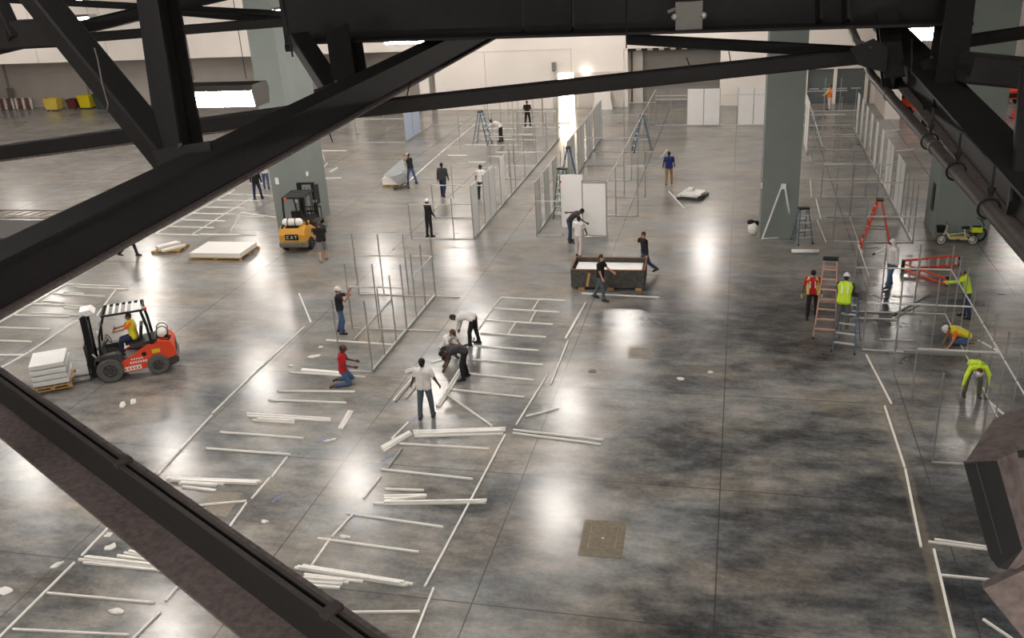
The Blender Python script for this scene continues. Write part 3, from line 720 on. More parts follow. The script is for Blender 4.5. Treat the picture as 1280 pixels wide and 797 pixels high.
# right side
rods([(1083, 443.6, 1092, 461), (1092.6, 462, 1114.4, 504)], 'edge bar below the lime-vested man on the ladder, %s from far')
rods([(1106, 507.2, 1131, 583.5), (1131.6, 585.6, 1151.4, 682.8)], 'long edge bar in line beside the tan floor strip, %s from far')
rod(1167.4, 686, 1194, 800, 'long edge bar at the lower edge beside the tan floor strip')
rods([(1168, 673.6, 1244, 684.4), (1160.6, 676.6, 1244, 687.4)], 'bar of the pair reaching under the stage light, %s from far')
rod(1175, 718.2, 1290, 729, 'crosswise bar starting at the edge bar below the stage light')
rod(1229, 773.4, 1268, 800, 'cut bar at the lower right, turned askew')
rod(1222.6, 425, 1248, 438.6, 'white bar beside the boots of the kneeling orange-vested worker')
rod(1238, 503, 1256, 518.5, 'white bar beside the stage light, under the upright frames')
rods([(1162, 367.8, 1112, 394.8), (1150, 380, 1117, 398)], 'dark-sided bar slanting on the floor inside the near right frame, %s from far', m=M_baser)
t = MB().tube([at(989.4, 313.8, .09), at(1023.9, 314, .09)], .085, 14).build('rolled_tube', M_white, None, True)
tag(t, 'fat white roll lying on the floor below the small blue stepladder', 'roll')

# ------------------------------------------------------------------ booth frames that already stand
def frame(name, label, posts, rails, panels=(), h=2.44, pm=None, base=(), tall=None):
    """posts: (x, y[, height]); rails: ((x, y), (x, y), z); base: thick floor rails; panels: ((x, y), (x, y), material)"""
    x0, y0 = posts[0][:2]
    t = empty(name, (x0, y0, 0), 0, label, 'booth frame'); O = Vector((x0, y0, 0)); pm = pm or M_post
    for p in posts:
        hh = p[2] if len(p) > 2 else h; q = Vector((p[0], p[1], 0)) - O
        mb = MB(); r = .022
        mb.loft([[q + Vector((math.cos(a) * r * (1 if k % 2 else .78), math.sin(a) * r * (1 if k % 2 else .78), z)) for k, a in enumerate(2 * PI * i / 16 for i in range(16))] for z in (0, hh)])
        mb.build('post', pm, t)
    for a, b, z in rails:
        a, b = Vector((*a, z)) - O, Vector((*b, z)) - O
        MB().bar(a, b, .028, .045).build('rail', M_rail, t)
    for a, b in base:
        a, b = Vector((*a, .05)) - O, Vector((*b, .05)) - O
        MB().bar(a, b, .085, .11).build('base_rail', M_baser, t)
    for pn in panels:
        a, b, m = pn[:3]; z0, z1 = pn[3:] if len(pn) > 3 else (.06, h - .02)
        a, b = Vector((*a, (z0 + z1) / 2)) - O, Vector((*b, (z0 + z1) / 2)) - O
        d = (b - a); L = d.length - .05; c = (a + b) / 2
        MB().box(c, (L, .02, z1 - z0), Matrix.Rotation(math.atan2(d.y, d.x), 3, 'Z')).build('panel', m, t)
    return t


# left-of-centre cluster of upright posts
Xa = -10.93
frame('booth_frame', 'open cluster of upright aluminium posts beside the man holding a post',
      [(-14.0, 31.12), (-12.98, 31.14), (-11.98, 31.16), (Xa, 31.2), (Xa, 30.0), (Xa, 28.95), (Xa, 27.9), (Xa, 26.82), (Xa, 25.7), (Xa, 24.58), (-12.93, 27.83), (-11.93, 27.85), (-11.62, 25.9, 2.4), (-11.0, 24.62, 2.42)][:12] + [(-12.0, 24.6)],
      [((-14.0, 31.12), (Xa, 31.2), 1.6), ((-12.93, 27.83), (Xa, 27.9), 1.6), ((Xa, 31.2), (Xa, 28.95), 1.6), ((-14.0, 31.14), (-9.95, 31.1), .03), ((-12.93, 27.83), (Xa, 27.9), .03),
       ((Xa, 27.9), (-9.75, 27.9), .03), ((-11.75, 24.56), (Xa, 24.56), .03), ((-12.52, 30.6), (-12.52, 26.95), .03)],
      base=[((Xa, 31.2), (Xa, 24.55))])
# middle wall with the leaning narrow panels and its left bays
Xb = -11.3
ys = [38.15, 39.15, 40.2, 41.25, 42.3, 43.4, 44.5, 45.6, 46.6, 48.9, 52.0, 55.2, 58.6]
frame('booth_frame', 'long booth wall with a few narrow white panels and open bays left of the passage',
      [(Xb, y) for y in ys] + [(-14.21, 38.05, 1.7), (-12.2, 38.05, 1.95), (-14.25, 44.9, 1.75), (-12.3, 44.9, 1.9), (-14.2, 41.4, 1.7)],
      [((-14.21, 38.05), (Xb, 38.15), 1.62), ((-14.21, 38.05), (Xb, 38.15), .03), ((-14.25, 44.9), (Xb, 44.9), 1.62), ((-14.2, 41.4), (Xb, 41.4), 1.62), ((-14.2, 41.4), (Xb, 41.4), .03),
       ((-12.4, 48.9), (Xb, 48.9), .03)],
      [((Xb, 38.15), (Xb, 39.15), M_panelg), ((Xb, 40.2), (Xb, 41.25), M_panelg), ((Xb, 41.25), (Xb, 42.3), M_panelg), ((Xb, 43.4), (Xb, 44.5), M_panel)],
      base=[((Xb, 38.15), (Xb, 59.2))])
# far crossing frames between the wall and the lit doorway
for i, (a, b, c, d_, z) in enumerate(((581, 181, 650, 181.4, .03), (600, 167.7, 666.6, 167.7, .03), (600, 160.8, 646.6, 160.4, .03), (652.8, 159, 700.5, 159, .03), (620, 190, 680, 190, .03), (609.6, 195.3, 625, 195.3, .03),
                                     (585, 202.4, 607.7, 202.4, .03), (634, 207, 670, 207.4, .03), (560, 194, 584, 194, .03), (601, 174, 671.7, 174.6, .03))):
    rod(a, b, c, d_, 'crosswise bar on the floor among the far workers by the blue stepladder, %s in order' % ORD[i], w=.06)
yf = 62.0
frame('booth_frame', 'far open row of thin uprights standing before the bright back wall, beside the lit doorway',
      [(x, 64.6, 2.44) for x in (-17.4, -16.5, -15.9, -15.2, -14.1, -13.4, -12.6, -11.6)] + [(-16.5, 60.5, 2.44), (-14.6, 60.5, 2.44), (-12.6, 60.5, 2.44), (-11.6, 60.5, 2.44)],
      [((-17.4, 64.6), (-11.6, 64.6), .03), ((-16.5, 60.5), (-11.6, 60.5), 1.6), ((-16.5, 60.5), (-11.6, 60.5), .03), ((-16.5, 60.5), (-16.5, 64.6), .03)])
frame('booth_frame', 'middle open row of thin uprights crossing in front of the far workers',
      [(-17.2, 56.5), (-15.0, 56.5), (-13.4, 56.5), (-12.4, 56.5), (-14.2, 52.6, 1.8), (-12.8, 52.6, 1.8), (-12.3, 49.4, 2.0)],
      [((-17.2, 56.5), (Xb, 56.5), 1.6), ((-14.2, 52.6), (-12.8, 52.6), 1.6), ((-12.8, 52.6), (-12.8, 56.5), .03)])
# second passage wall with grey panels, nearer half open
Xc = -8.56
yy = [38.8 + 1.045 * k for k in range(21)]
skip = {5, 6, 7}
frame('booth_frame', 'tall booth wall of closely set posts and grey panels running away to the lit doorway',
      [(Xc, y) for k, y in enumerate(yy)] + [(-7.4, 38.85, .12)],
      [((Xc, yy[0]), (Xc, yy[5]), 2.42), ((Xc, yy[8]), (Xc, yy[20]), 2.42), ((Xc, yy[0]), (-7.4, 38.85), .04), ((Xc, 38.82), (-7.45, 38.82), 1.6)],
      [((Xc, yy[k]), (Xc, yy[k + 1]), M_panelg) for k in (0, 2, 4, 8, 9, 11, 12, 14, 15, 17, 18, 19)],
      base=[((Xc, yy[0]), (Xc, yy[20]))])
# right side of the same booths
Xd = -5.42
frame('booth_frame', 'open booth frame with a long top rail right of the big white panels',
      [(Xd, 38.85), (Xd, 42.0), (Xd, 45.3), (Xd, 48.6), (Xd, 52.0), (Xd, 55.4), (Xd, 58.8), (Xd, 63.2), (-5.9, 63.2), (-5.0, 63.2), (-7.0, 58.8), (-7.2, 63.2), (-4.38, 45.25), (-4.4, 42.0)],
      [((Xd, 38.85), (Xd, 63.2), 2.42), ((-7.2, 63.2), (Xd, 63.2), 1.6)] +
      [((Xc, y), (Xd + dx, y), .03) for y, dx in ((48.6, .0), (52.0, .9), (55.4, .9), (58.8, .0), (45.3, 1.0), (42.0, 1.0))] + [((Xc, 52.0), (Xd, 52.0), 1.6), ((Xc, 58.8), (Xd, 58.8), 1.6), ((Xd, 45.25), (-4.38, 45.25), 1.6)])
frame('booth_frame', 'back row frame with two bright pairs of white panels left of the grey column',
      [(Xd + .05, 63.35, 2.44), (-4.4, 63.3), (-3.33, 63.25), (-2.25, 63.2), (-1.2, 63.2), (-.05, 63.2), (.95, 63.15), (1.8, 63.1)],
      [((Xd, 63.35), (1.8, 63.1), .04), ((Xd, 63.35), (1.8, 63.1), 2.0), ((Xd, 63.35), (-3.33, 63.25), 1.75)],
      [((-3.33, 63.25), (-2.25, 63.2), M_panel), ((-2.25, 63.2), (-1.2, 63.2), M_panel), ((-.05, 63.2), (.95, 63.15), M_panel), ((.95, 63.15), (1.8, 63.1), M_panel)])
# the two big white panels facing the camera
t = empty('wall_panel', (-5.95, 38.85, 0), 0, 'big white upright panel in an aluminium edge, the right and nearer of the two', 'panel')
MB().box((0, 0, 1.25), (1.0, .035, 2.36)).build('board', M_panel, t)
for x in (-.52, .52): MB().bar((x, 0, 0), (x, 0, 2.46), .045, up=(0, 1, 0)).build('edge_post', M_post, t)
for z in (.05, 2.43): MB().bar((-.5, 0, z), (.5, 0, z), .045, .06).build('edge_rail', M_post, t)
t = empty('wall_panel', (-7.13, 39.95, .05), 0, 'big white upright panel steadied by the bending man, the left of the two', 'panel')
MB().box((0, 0, 1.24), (1.0, .035, 2.44)).build('board', M_panel, t)
for x in (-.5, .5):
    MB().box((x, -.03, 2.14), (.09, .05, .1)).build('red_clamp', mat('clamp_red', (.62, .12, .14), .5), t)
    MB().bar((x, 0, 0), (x, 0, 2.46), .03, up=(0, 1, 0)).build('edge_post', M_post, t)

# tall frames at the right with the long panel wall
Xe, Xf = 7.08, 4.0
yr = [38.66 + 1.1 * k for k in range(22)]
pan = {3, 4, 6, 7, 9, 11, 13, 15, 17, 19}
frame('booth_frame', 'long booth wall of upright white panels running to the back beside the right-hand column',
      [(Xe, y) for y in yr], [((Xe, yr[0]), (Xe, yr[2]), .04), ((Xe, yr[6]), (7.95, yr[6] + .3), 2.3), ((Xe, yr[10]), (8.0, yr[10] + .4), 2.3)],
      [((Xe, yr[k]), (Xe, yr[k + 1]), M_panelg) for k in sorted(pan)], base=[((Xe, yr[0]), (Xe, yr[21]))])
cells = [38.66, 42.14, 45.5, 48.85, 52.3, 55.7, 59.2, 62.8, 66.4]
frame('booth_frame', 'rows of open aluminium frames crossing the aisle between the grey column and the panel wall',
      [(Xf, y) for y in cells[::2]] + [(5.0, 37.0), (5.0, 42.2), (5.05, 48.9), (5.1, 52.3), (6.0, 45.5), (6.1, 52.3), (5.0, 59.2), (6.0, 59.2), (5.6, 66.4), (6.6, 66.4), (6.05, 42.2)],
      [((Xf, y), (Xe - .05, y), .03) for y in cells] + [((5.0, 37.0), (7.0, 37.0), 1.6), ((Xf, 45.5), (Xe - .05, 45.5), 1.6), ((5.0, 42.2), (Xe, 42.2), 1.6), ((5.0, 52.3), (6.1, 52.3), 1.6),
       ((Xf, 59.2), (Xe - .05, 59.2), 1.6), ((Xf, 66.4), (Xe - .05, 66.4), 1.6), ((Xf, 52.3), (Xf, 59.2), .03), ((5.0, 42.2), (5.0, 37.0), .03)])
t = frame('booth_frame', 'two narrow white panels standing edge-on against the right side of the grey column',
          [(3.86, 54.4, 2.9), (3.86, 56.0, 2.9), (3.86, 57.5, 2.9)], [((3.86, 54.4), (3.86, 57.5), .04)], [((3.86, 54.4), (3.86, 56.0), M_panel, .05, 2.9), ((3.86, 56.0), (3.86, 57.5), M_panel, .05, 2.9)], h=2.9)
o = MB().bar(Vector((0, 0, 2.75)), Vector((.95, -1.0, .03)), .05).build('brace_bar', M_rod); o.location = (3.9, 57.4, 0)
tag(o, 'thin brace bar leaning down from the narrow white panels beside the grey column', 'aluminium bar')
# near right cage
Xg = 6.95
frame('booth_frame', 'near right open cage of aluminium posts around the ladder and hi-vis workers',
      [(Xf, 31.0), (Xf, 27.85), (4.9, 31.0, 2.4), (5.95, 31.0), (Xg, 31.0), (Xg, 29.9), (Xg, 28.8), (Xg, 27.7), (Xg, 26.4), (Xg, 25.2), (Xg, 24.0), (Xg, 22.8), (4.92, 21.3), (5.95, 21.3), (4.92, 24.55), (5.95, 27.75), (4.95, 27.8)],
      [((Xf, 31.0), (Xg, 31.0), 1.6), ((Xf, 31.0), (Xf, 27.85), 2.42), ((Xf, 27.85), (Xg, 27.75), 1.6), ((Xg, 31.0), (Xg, 20.8), 1.6), ((Xf, 31.0), (Xg, 31.0), .03), ((Xf, 27.85), (5.2, 27.8), .03),
       ((4.6, 28.7), (5.6, 28.7), .03), ((4.92, 21.3), (Xg, 21.3), .03), ((4.92, 24.55), (Xg, 24.5), 1.6), ((Xg, 31.0), (Xg, 20.8), .03), ((Xf, 30.4), (5.4, 30.4), .03)],
      base=[((5.2, 27.8), (Xg, 27.75))])
# far left small frame with bluish panel
frame('booth_frame', 'small far frame with a pale blue panel just under the dark chord',
      [(-25.1, 58.6), (-24.0, 58.6), (-23.0, 58.6), (-21.6, 58.6), (-21.6, 60.2), (-21.6, 61.8)], [((-25.1, 58.6), (-21.6, 58.6), .03), ((-25.1, 58.6), (-21.6, 58.6), 1.6), ((-21.6, 64.5), (-16.5, 64.5), .03)],
      [((-21.6, 58.6), (-21.6, 60.2), mat('pale_blue_panel', (.74, .80, .90), .4)), ((-21.6, 60.2), (-21.6, 61.8), mat('pale_blue_panel', (.74, .80, .90), .4))], base=[((-21.6, 58.6), (-21.6, 64.3))])
# white A of two bars leaning on the grey column
t = empty('leaning_frame', at(952, 300), 0, 'white A-shaped frame of two bars leaning against the grey column', 'frame')
O = at(952, 300); a1 = at(952.5, 299, .03) - O; a2 = at(991.5, 296, .03) - O; tp = Vector((1.9, 38.95, 2.36)) - O
MB().bar(a1, tp + Vector((-.03, -.06, 0)), .06).build('leg', M_rod, t); MB().bar(a2, tp + Vector((.06, -.06, 0)), .06).build('leg', M_rod, t)
MB().bar(a1 + Vector((0, .1, 0)), a2 + Vector((0, .02, 0)), .04).build('floor_bar', M_rod, t); MB().box(tp + Vector((.02, -.05, -.08)), (.2, .06, .22)).build('corner_joint', M_panel, t)
print('rods', RODN)

# ------------------------------------------------------------------ pallets, sheets, crate
def root_at(name, px, rz, label, cat, z=0., group=None):
    return empty(name, at(*px, z), rz, label, cat, group)


def pallet(t, L, Wd, h=.13, sub=None):
    """pine pallet centred on t"""
    mb = MB()
    for k in range(6): mb.box((-L / 2 + L * (k + .5) / 6, 0, h - .01), (L / 6 * .72, Wd, .02))
    for y in (-Wd / 2 + .05, 0, Wd / 2 - .05):
        mb.box((0, y, h - .03), (L, .09, .02)); mb.box((0, y, .01), (L, .09, .02))
        for x in (-L / 2 + .07, 0, L / 2 - .07): mb.box((x, y, h / 2 - .01), (.12, .09, h - .05))
    return mb.build('pallet_deck', M_wood, t)


def wooden_pallet(px, rz, L, Wd, label, z=0., h=.13):
    t = root_at('wooden_pallet', px, rz, label, 'pallet', z); pallet(t, L, Wd, h); return t


# white sheets (flat, large)
c = at(278, 317); rz = .02
t = empty('wooden_pallet', (-22.15, 35.42, 0), rz, 'long low pine pallet under the flat pile of white sheets', 'pallet'); pallet(t, 2.55, 1.75)
t = empty('sheet_pile', (-22.15, 35.42, .132), rz, 'thick flat pile of bright white sheets on the long low pallet', 'sheets')
mb = MB()
for k in range(7): mb.box((random.uniform(-.012, .012), random.uniform(-.012, .012), .013 + k * .028), (2.42, 1.62, .025))
mb.build('sheet_stack', M_white, t)
# pallet with bundled profiles
t = empty('wooden_pallet', (-25.15, 35.85, 0), .12, 'small pine pallet carrying white bars, left of the flat white sheets', 'pallet'); pallet(t, 1.35, 1.1)
for i, (y, w, h, l) in enumerate(((-.4, .14, .1, 1.3), (.08, .2, .13, 1.25), (.36, .16, .11, 1.15))):
    o = MB().bar((-l / 2, 0, 0), (l / 2, 0, 0), w, h).build('bar_bundle', M_rod if i != 1 else M_panelg)
    o.location = Vector((-25.15, 35.85, .132 + h / 2)) + Matrix.Rotation(.95, 3, 'Z') @ Vector((0, y, 0)); o.rotation_euler = (0, 0, .95)
    o.scale = (.85, 1, 1)
    tag(o, ['white bar bundle on the nearest edge of the small pallet', 'pale grey wide bundle in the middle of the small pallet', 'white bar bundle on the far edge of the small pallet'][i], 'bundle')
# far pallet with white sheets and a leaning pane
t = empty('wooden_pallet', (-18.5, 47.7, 0), .06, 'pine pallet under the short white pile beside the worker lifting a grey sheet', 'pallet'); pallet(t, 1.05, 1.2)
t = empty('sheet_pile', (-18.5, 47.7, .132), .06, 'white sheet pile with a raised corner on the pallet beside the lifting worker', 'sheets')
mb = MB()
for k in range(8): mb.box((0, 0, .02 + k * .045), (1.0, 1.15, .04))
mb.build('sheet_stack', M_white, t)
MB().loft([[Vector((-.5, -.2, .38)), Vector((.1, -.5, .38)), Vector((.45, .45, .38)), Vector((-.45, .5, .38))], [Vector((-.05, .1, .72)), Vector((.0, .05, .72)), Vector((.05, .15, .72)), Vector((-.03, .18, .72))]]).build('raised_wrap', M_white, t)
t = empty('grey_sheet', at(497, 232), 0, 'big folded grey sheet held up by the worker beside the white pile', 'sheet'); O_ = at(497, 232)
for nm, q in (('upper_sheet', ((479, 219, .62), (503, 199, 1.45), (507, 212, .95), (489, 221, .62))), ('lower_sheet', ((488, 221.5, .62), (507, 214.5, .85), (509, 226, .3), (499, 231.5, .12)))):
    r0 = [at(*p) - O_ for p in q]; MB().loft([r0, [p + Vector((.0, .03, .012)) for p in r0]]).build(nm, mat('grey_sheet_face', (.66, .67, .68), .5), t)
t = empty('flat_cart', (-17.75, 46.75, 0), .5, 'dark low cart edge on the floor between the white pile and the worker', 'cart')
MB().box((0, 0, .1), (.9, .3, .05)).build('deck', M_dgrey, t)
for x in (-.35, .35):
    for y in (-.1, .1): MB().disc((x, y, .045), (0, 1, 0), .045, .04, 12).build('wheel', M_rubberd, t)
# pallet of grey boxes by the navy shirt man
t = empty('wooden_pallet', (-2.05, 45.5, 0), -.28, 'dark pallet under the wrapped white parcels in the open floor', 'pallet')
mb = MB(); mb.box((0, 0, .1), (1.2, 1.35, .03))
for y in (-.6, 0, .6): mb.box((0, y, .045), (1.2, .1, .08))
mb.build('pallet_deck', M_dgrey, t)
for i, (x, y, w, d_, h, zz) in enumerate(((-.08, .05, 1.0, 1.2, .09, .117), (.38, -.15, .35, .75, .08, .21), (-.25, .45, .3, .25, .12, .21), (-.5, -.58, .12, .14, .12, .117))):
    o = MB().bar((-w / 2, 0, 0), (w / 2, 0, 0), d_, h).build('wrapped_parcel', M_panelg if i == 0 else M_white)
    o.location = Vector((-2.05, 45.5, zz + h / 2 + .001)) + Matrix.Rotation(-.28, 3, 'Z') @ Vector((x, y, 0)); o.rotation_euler = (0, 0, -.28)
    tag(o, ['flat grey-white wrapped parcel covering the dark pallet', 'narrow white parcel on the right half of the flat one', 'small white parcel standing at the back of the flat one', 'tiny white block at the front left corner of the dark pallet'][i], 'parcel')
# dark crate with white boards
t = empty('board_crate', (-4.55, 33.05, 0), .03, 'long dark plywood crate full of white boards with people around it', 'crate')
Lc, Wc, Hc = 2.72, 1.42, .80
for s_ in (-1, 1):
    MB().box((0, s_ * (Wc / 2), .12 + (Hc - .12) / 2), (Lc, .03, Hc - .12)).build('side_wall', M_ply, t)
    MB().box((s_ * (Lc / 2), 0, .12 + (Hc - .12) / 2), (.03, Wc, Hc - .12)).build('end_wall', M_ply, t)
    MB().box((0, s_ * Wc / 2, Hc + .0125), (Lc + .06, .06, .025)).build('top_edge', M_crateedge, t)
    MB().box((s_ * Lc / 2, 0, Hc + .014), (.06, Wc, .025)).build('top_edge', M_crateedge, t)
MB().box((0, 0, .12), (Lc, Wc, .03)).build('crate_bottom', M_ply, t)
for x in (-.98, 0.1, 1.15): MB().box((x, 0, .055), (.24, Wc + .04, .11)).build('skid', M_wood, t)
MB().box((-.72, -Wc / 2 - .02, .42), (.09, .015, .56), Matrix.Rotation(.18, 3, 'Y')).build('split_board', mat('fresh_wood', (.80, .62, .36), .7), t)
o = MB().box((0, 0, 0), (2.5, 1.2, .52)).build('board_pile', M_panel); o.location = (-4.55, 33.05, .137 + .26); o.rotation_euler = (0, 0, .03)
tag(o, 'white boards piled inside the dark plywood crate', 'boards')
# pallet with grey crates on the orange forklift's forks
FO = math.atan2(-.53, -.85)
fo_dir = Vector((math.cos(FO), math.sin(FO), 0))


# ------------------------------------------------------------------ forklifts
def forklift(loc, rz, label, paint, style, sc=1.):
    t = empty('forklift', (*loc, 0), rz, label, 'forklift'); t.scale = (sc, sc, sc)
    R = .40 if style == 'orange' else .33
    # chassis with stepped sides
    for s_ in (-1, 1):
        y = s_ * .5
        MB().prism([(-1.02, .28), (.72, .22), (.86, .52), (.5, .62), (.1, .62), (-.30, .82), (-.62, 1.0), (-.98, 1.0), (-1.08, .7)], y - .05, y + .05).build('side_panel', paint, t)
    MB().prism([(-1.0, .25), (.8, .22), (.8, .55), (.2, .60), (-1.0, .60)], -.45, .45).build('chassis', M_dgrey, t)
    cw = MB().prism([(-1.42, .38), (-1.36, .24), (-.9, .24), (-.86, .98), (-1.0, 1.08), (-1.32, 1.02), (-1.44, .78)], -.54, .54); cw.build('counterweight', paint, t)
    MB().prism([(-1.48, .30), (-1.30, .22), (-1.0, .22), (-1.0, .42), (-1.40, .52), (-1.49, .46)], -.56, .56).build('rear_bumper', M_dgrey if style == 'orange' else mat('worn_grey_brown', (.45, .42, .38), .7, noise=.2), t)
    MB().box((-1.447, 0, .70), (.02, .56, .24)).build('radiator_grille', M_black, t)
    MB().prism([(-.95, .98), (-.15, .92), (-.12, 1.02), (-.9, 1.1)], -.36, .36).build('hood', paint if style != 'orange' else M_dgrey, t)
    MB().box((.25, 0, .46), (.75, .8, .05)).build('floor_plate', M_dgrey, t)
    MB().prism([(.62, .45), (.74, .45), (.78, 1.02), (.68, 1.06)], -.42, .42).build('dashboard', M_dgrey, t)
    # decals
    if style == 'orange':
        for s_ in (1, -1):
            y = s_ * .556
            MB().loft([[Vector((px_, y, pz)) for px_, pz in ((-.35, .28), (.62, .26), (.62, .38), (-.35, .42))], [Vector((px_, y - s_ * .004, pz)) for px_, pz in ((-.35, .28), (.62, .26), (.62, .38), (-.35, .42))]]).build('white_lettering_band', M_white, t)
            # block letters on the band
            for k in range(9): MB().box((-.28 + k * .1, y + s_ * .004, .335), (.055, .004, .055)).box((-.28 + k * .1, y + s_ * .005, .335), (.02, .004, .08)).build('letter', M_orange, t)
            for k in range(7): MB().box((-.52 + k * .075, y + s_ * .003, .52), (.045, .004, .07)).build('letter', M_white, t)
            for k in range(5): MB().box((-.42 + k * .075, y + s_ * .003, .63), (.045, .004, .045)).build('letter', M_white, t)
            MB().box((-.86, y + s_ * .003, .78), (.24, .006, .13)).build('yellow_sticker', M_yel, t)
            MB().disc((-.50, s_ * .552, .74), (0, 1, 0), .075, .012, 18).build('filler_hole', M_black, t)
    else:
        x_ = -1.462
        MB().box((x_, .205, .70), (.01, .02, .11)).box((x_, .165, .75), (.01, .08, .02)).box((x_, .165, .65), (.01, .08, .02)).build('letter', M_white, t)
        a_ = MB()
        for q in (-1, 1): a_.box((x_, .022 * q, .70), (.01, .02, .12), Matrix.Rotation(.35 * q, 3, 'X'))
        a_.box((x_, 0, .685), (.01, .05, .015)).build('letter', M_white, t)
        MB().box((x_, -.17, .75), (.01, .1, .02)).box((x_, -.17, .70), (.01, .02, .1)).build('letter', M_white, t)
        MB().box((-.5, -.557, .70), (.22, .01, .16)).build('side_vent', M_black, t)
    # wheels
    for x, r, w in ((.55, R, .26), (-.85, R * .82, .22)):
        for s_ in (-1, 1):
            c = (x, s_ * .52, r)
            wh = MB().disc(c, (0, 1, 0), r, w, 26, r * .52).build('wheel', M_rubber if style == 'orange' else M_rubberd, t, False)
            hb = MB().disc(c, (0, 1, 0), r * .54, w * .72, 18); hb.disc((c[0], c[1] + s_ * w * .36, c[2]), (0, 1, 0), r * .2, .05, 10)
            hb.build('hub', M_dgrey, wh)
            for k in range(5):
                a = 2 * PI * k / 5; MB().disc((c[0] + math.cos(a) * r * .36, c[1] + s_ * w * .37, c[2] + math.sin(a) * r * .36), (0, 1, 0), .018, .03, 6).build('wheel_nut', M_mgrey, wh)
    MB().prism([(.16, .62), (.14, .86), (.3, .92), (.8, .9), (.95, .75), (.97, .6), (.9, .78), (.55, .83), (.24, .7)], .38, .62).build('fender', M_dgrey, t)
    MB().prism([(.16, .62), (.14, .86), (.3, .92), (.8, .9), (.95, .75), (.97, .6), (.9, .78), (.55, .83), (.24, .7)], -.62, -.38).build('fender', M_dgrey, t)
    # overhead guard
    gp = M_black
    for s_ in (-1, 1):
        y = s_ * .46
        MB().tube([(.74, y, .9), (.66, y, 1.5), (.42, y, 2.12)], .035, 8).build('guard_post', gp, t)
        MB().tube([(-.78, y, .95), (-.74, y, 1.6), (-.66, y, 2.12)], .045, 8).build('guard_post', gp, t)
        MB().bar((.46, y, 2.14), (-.72, y, 2.14), .05, .06).build('guard_rail', gp, t)
    for x in (.46, -.72): MB().bar((x, -.46, 2.14), (x, .46, 2.14), .05, .06).build('guard_rail', gp, t)
    for k in range(6):
        x = .30 - k * .18; MB().bar((x, -.44, 2.165), (x, .44, 2.165), .07, .03).build('guard_slat', M_panelg if style == 'orange' else M_dgrey, t)
    MB().disc((-.78, .3, 2.13), (0, 0, 1), .06, .09, 12).build('warning_light', M_orange, t)
    # seat, wheel, levers
    MB().bar((-.45, 0, 1.06), (.0, 0, 1.04), .46, .1).build('seat', M_black, t)
    MB().bar((-.46, 0, 1.1), (-.56, 0, 1.55), .44, .09, (1, 0, 0)).build('seat_back', M_black, t)
    ring = [Vector((.46 + .07 * math.cos(a), .15 * math.sin(a), 1.24 + .13 * math.cos(a))) for a in (2 * PI * k / 16 for k in range(17))]
    MB().tube(ring, .014, 6).build('steering_wheel', M_black, t); MB().tube([(.70, 0, .95), (.47, 0, 1.24)], .03, 8).build('steering_column', M_dgrey, t)
    for y in (-.22, -.28): MB().tube([(.66, y, 1.0), (.58, y, 1.2)], .012, 6).build('lever', M_black, t)
    # gas cylinder across the back
    gx = -1.12
    cy = MB().capsule((gx, -.28, 1.25), .16, (gx, .28, 1.25), .16, 16).build('gas_cylinder', M_white, t, True)
    for y in (-.15, .17): MB().disc((gx, y, 1.25), (0, 1, 0), .175, .035, 20).build('strap', M_dgrey, cy)
    MB().box((gx, 0, 1.08), (.34, .5, .05)).build('cylinder_cradle', M_black, t)
    MB().tube([(-1.2, .34, 1.16), (-1.34, .38, 1.12), (-1.25, .44, 1.0), (-1.05, .40, 1.02)], .05, 10).build('hose', M_black, t, True)
    # mast
    mx = 1.02; mt = 2.18 if style == 'orange' else 2.35
    for s_ in (-1, 1):
        MB().prof((mx, s_ * .33, .12), (mx - .04, s_ * .33, mt), [(-.05, -.08), (.05, -.08), (.05, -.05), (-.02, -.05), (-.02, .05), (.05, .05), (.05, .08), (-.05, .08)], (1, 0, 0)).build('mast_rail', M_black, t)
        MB().prof((mx + .06, s_ * .25, .14), (mx + .02, s_ * .25, mt - .06), [(-.035, -.06), (.035, -.06), (.035, .06), (-.035, .06)], (1, 0, 0)).build('inner_mast_rail', M_black, t)
        MB().tube([(mx - .02, s_ * .17, .2), (mx - .05, s_ * .17, mt - .3)], .035, 10).build('lift_cylinder', M_dgrey, t, True)
        MB().tube([(.72, s_ * .4, .5), (mx - .05, s_ * .36, .95)], .03, 8).build('tilt_cylinder', M_alu, t)
        MB().bar((mx + .17, s_ * .22, .10), (mx + .17, s_ * .22, .62), .12, .045, (1, 0, 0)).build('fork_shank', M_black, t)
        MB().prof((mx + .15, s_ * .22, .085), (mx + 1.2, s_ * .22, .07), [(-.06, -.02), (.06, -.02), (.06, .02), (-.06, .02)]).build('fork', M_dgrey, t)
        MB().tube([(mx + .03, s_ * .08, .3), (mx, s_ * .08, mt - .2)], .015, 6).build('lift_chain', M_pipe, t)
    for z in (.25, 1.1, mt - .04): MB().bar((mx - .02, -.36, z), (mx - .02, .36, z), .07, .09).build('mast_crossbar', M_black, t)
    if style == 'orange':
        MB().prism([(mx - .08, mt - .06), (mx + .1, mt - .06), (mx + .06, mt + .12), (mx - .25, mt + .14), (mx - .36, mt - .0)], -.3, .2).build('mast_guard_board', M_panel, t)
    for z in (.22, .55): MB().bar((mx + .13, -.48, z), (mx + .13, .48, z), .04, .09).build('carriage_bar', M_black, t)
    for y in (-.46, -.23, 0, .23, .46): MB().bar((mx + .13, y, .55), (mx + .13, y, 1.25), .03, .03, (1, 0, 0)).build('backrest_bar', M_black, t)
    MB().bar((mx + .13, -.48, 1.25), (mx + .13, .48, 1.25), .04, .05).build('carriage_bar', M_black, t)
    for s_ in (-1, 1):
        MB().ball((.5, s_ * .52, 1.9), .06, sc=(.4, 1, 1)).build('mirror', M_dgrey, t)
        MB().disc((.68, s_ * .42, 1.62), (1, 0, 0), .07, .06, 14).build('work_light', M_alu, t)
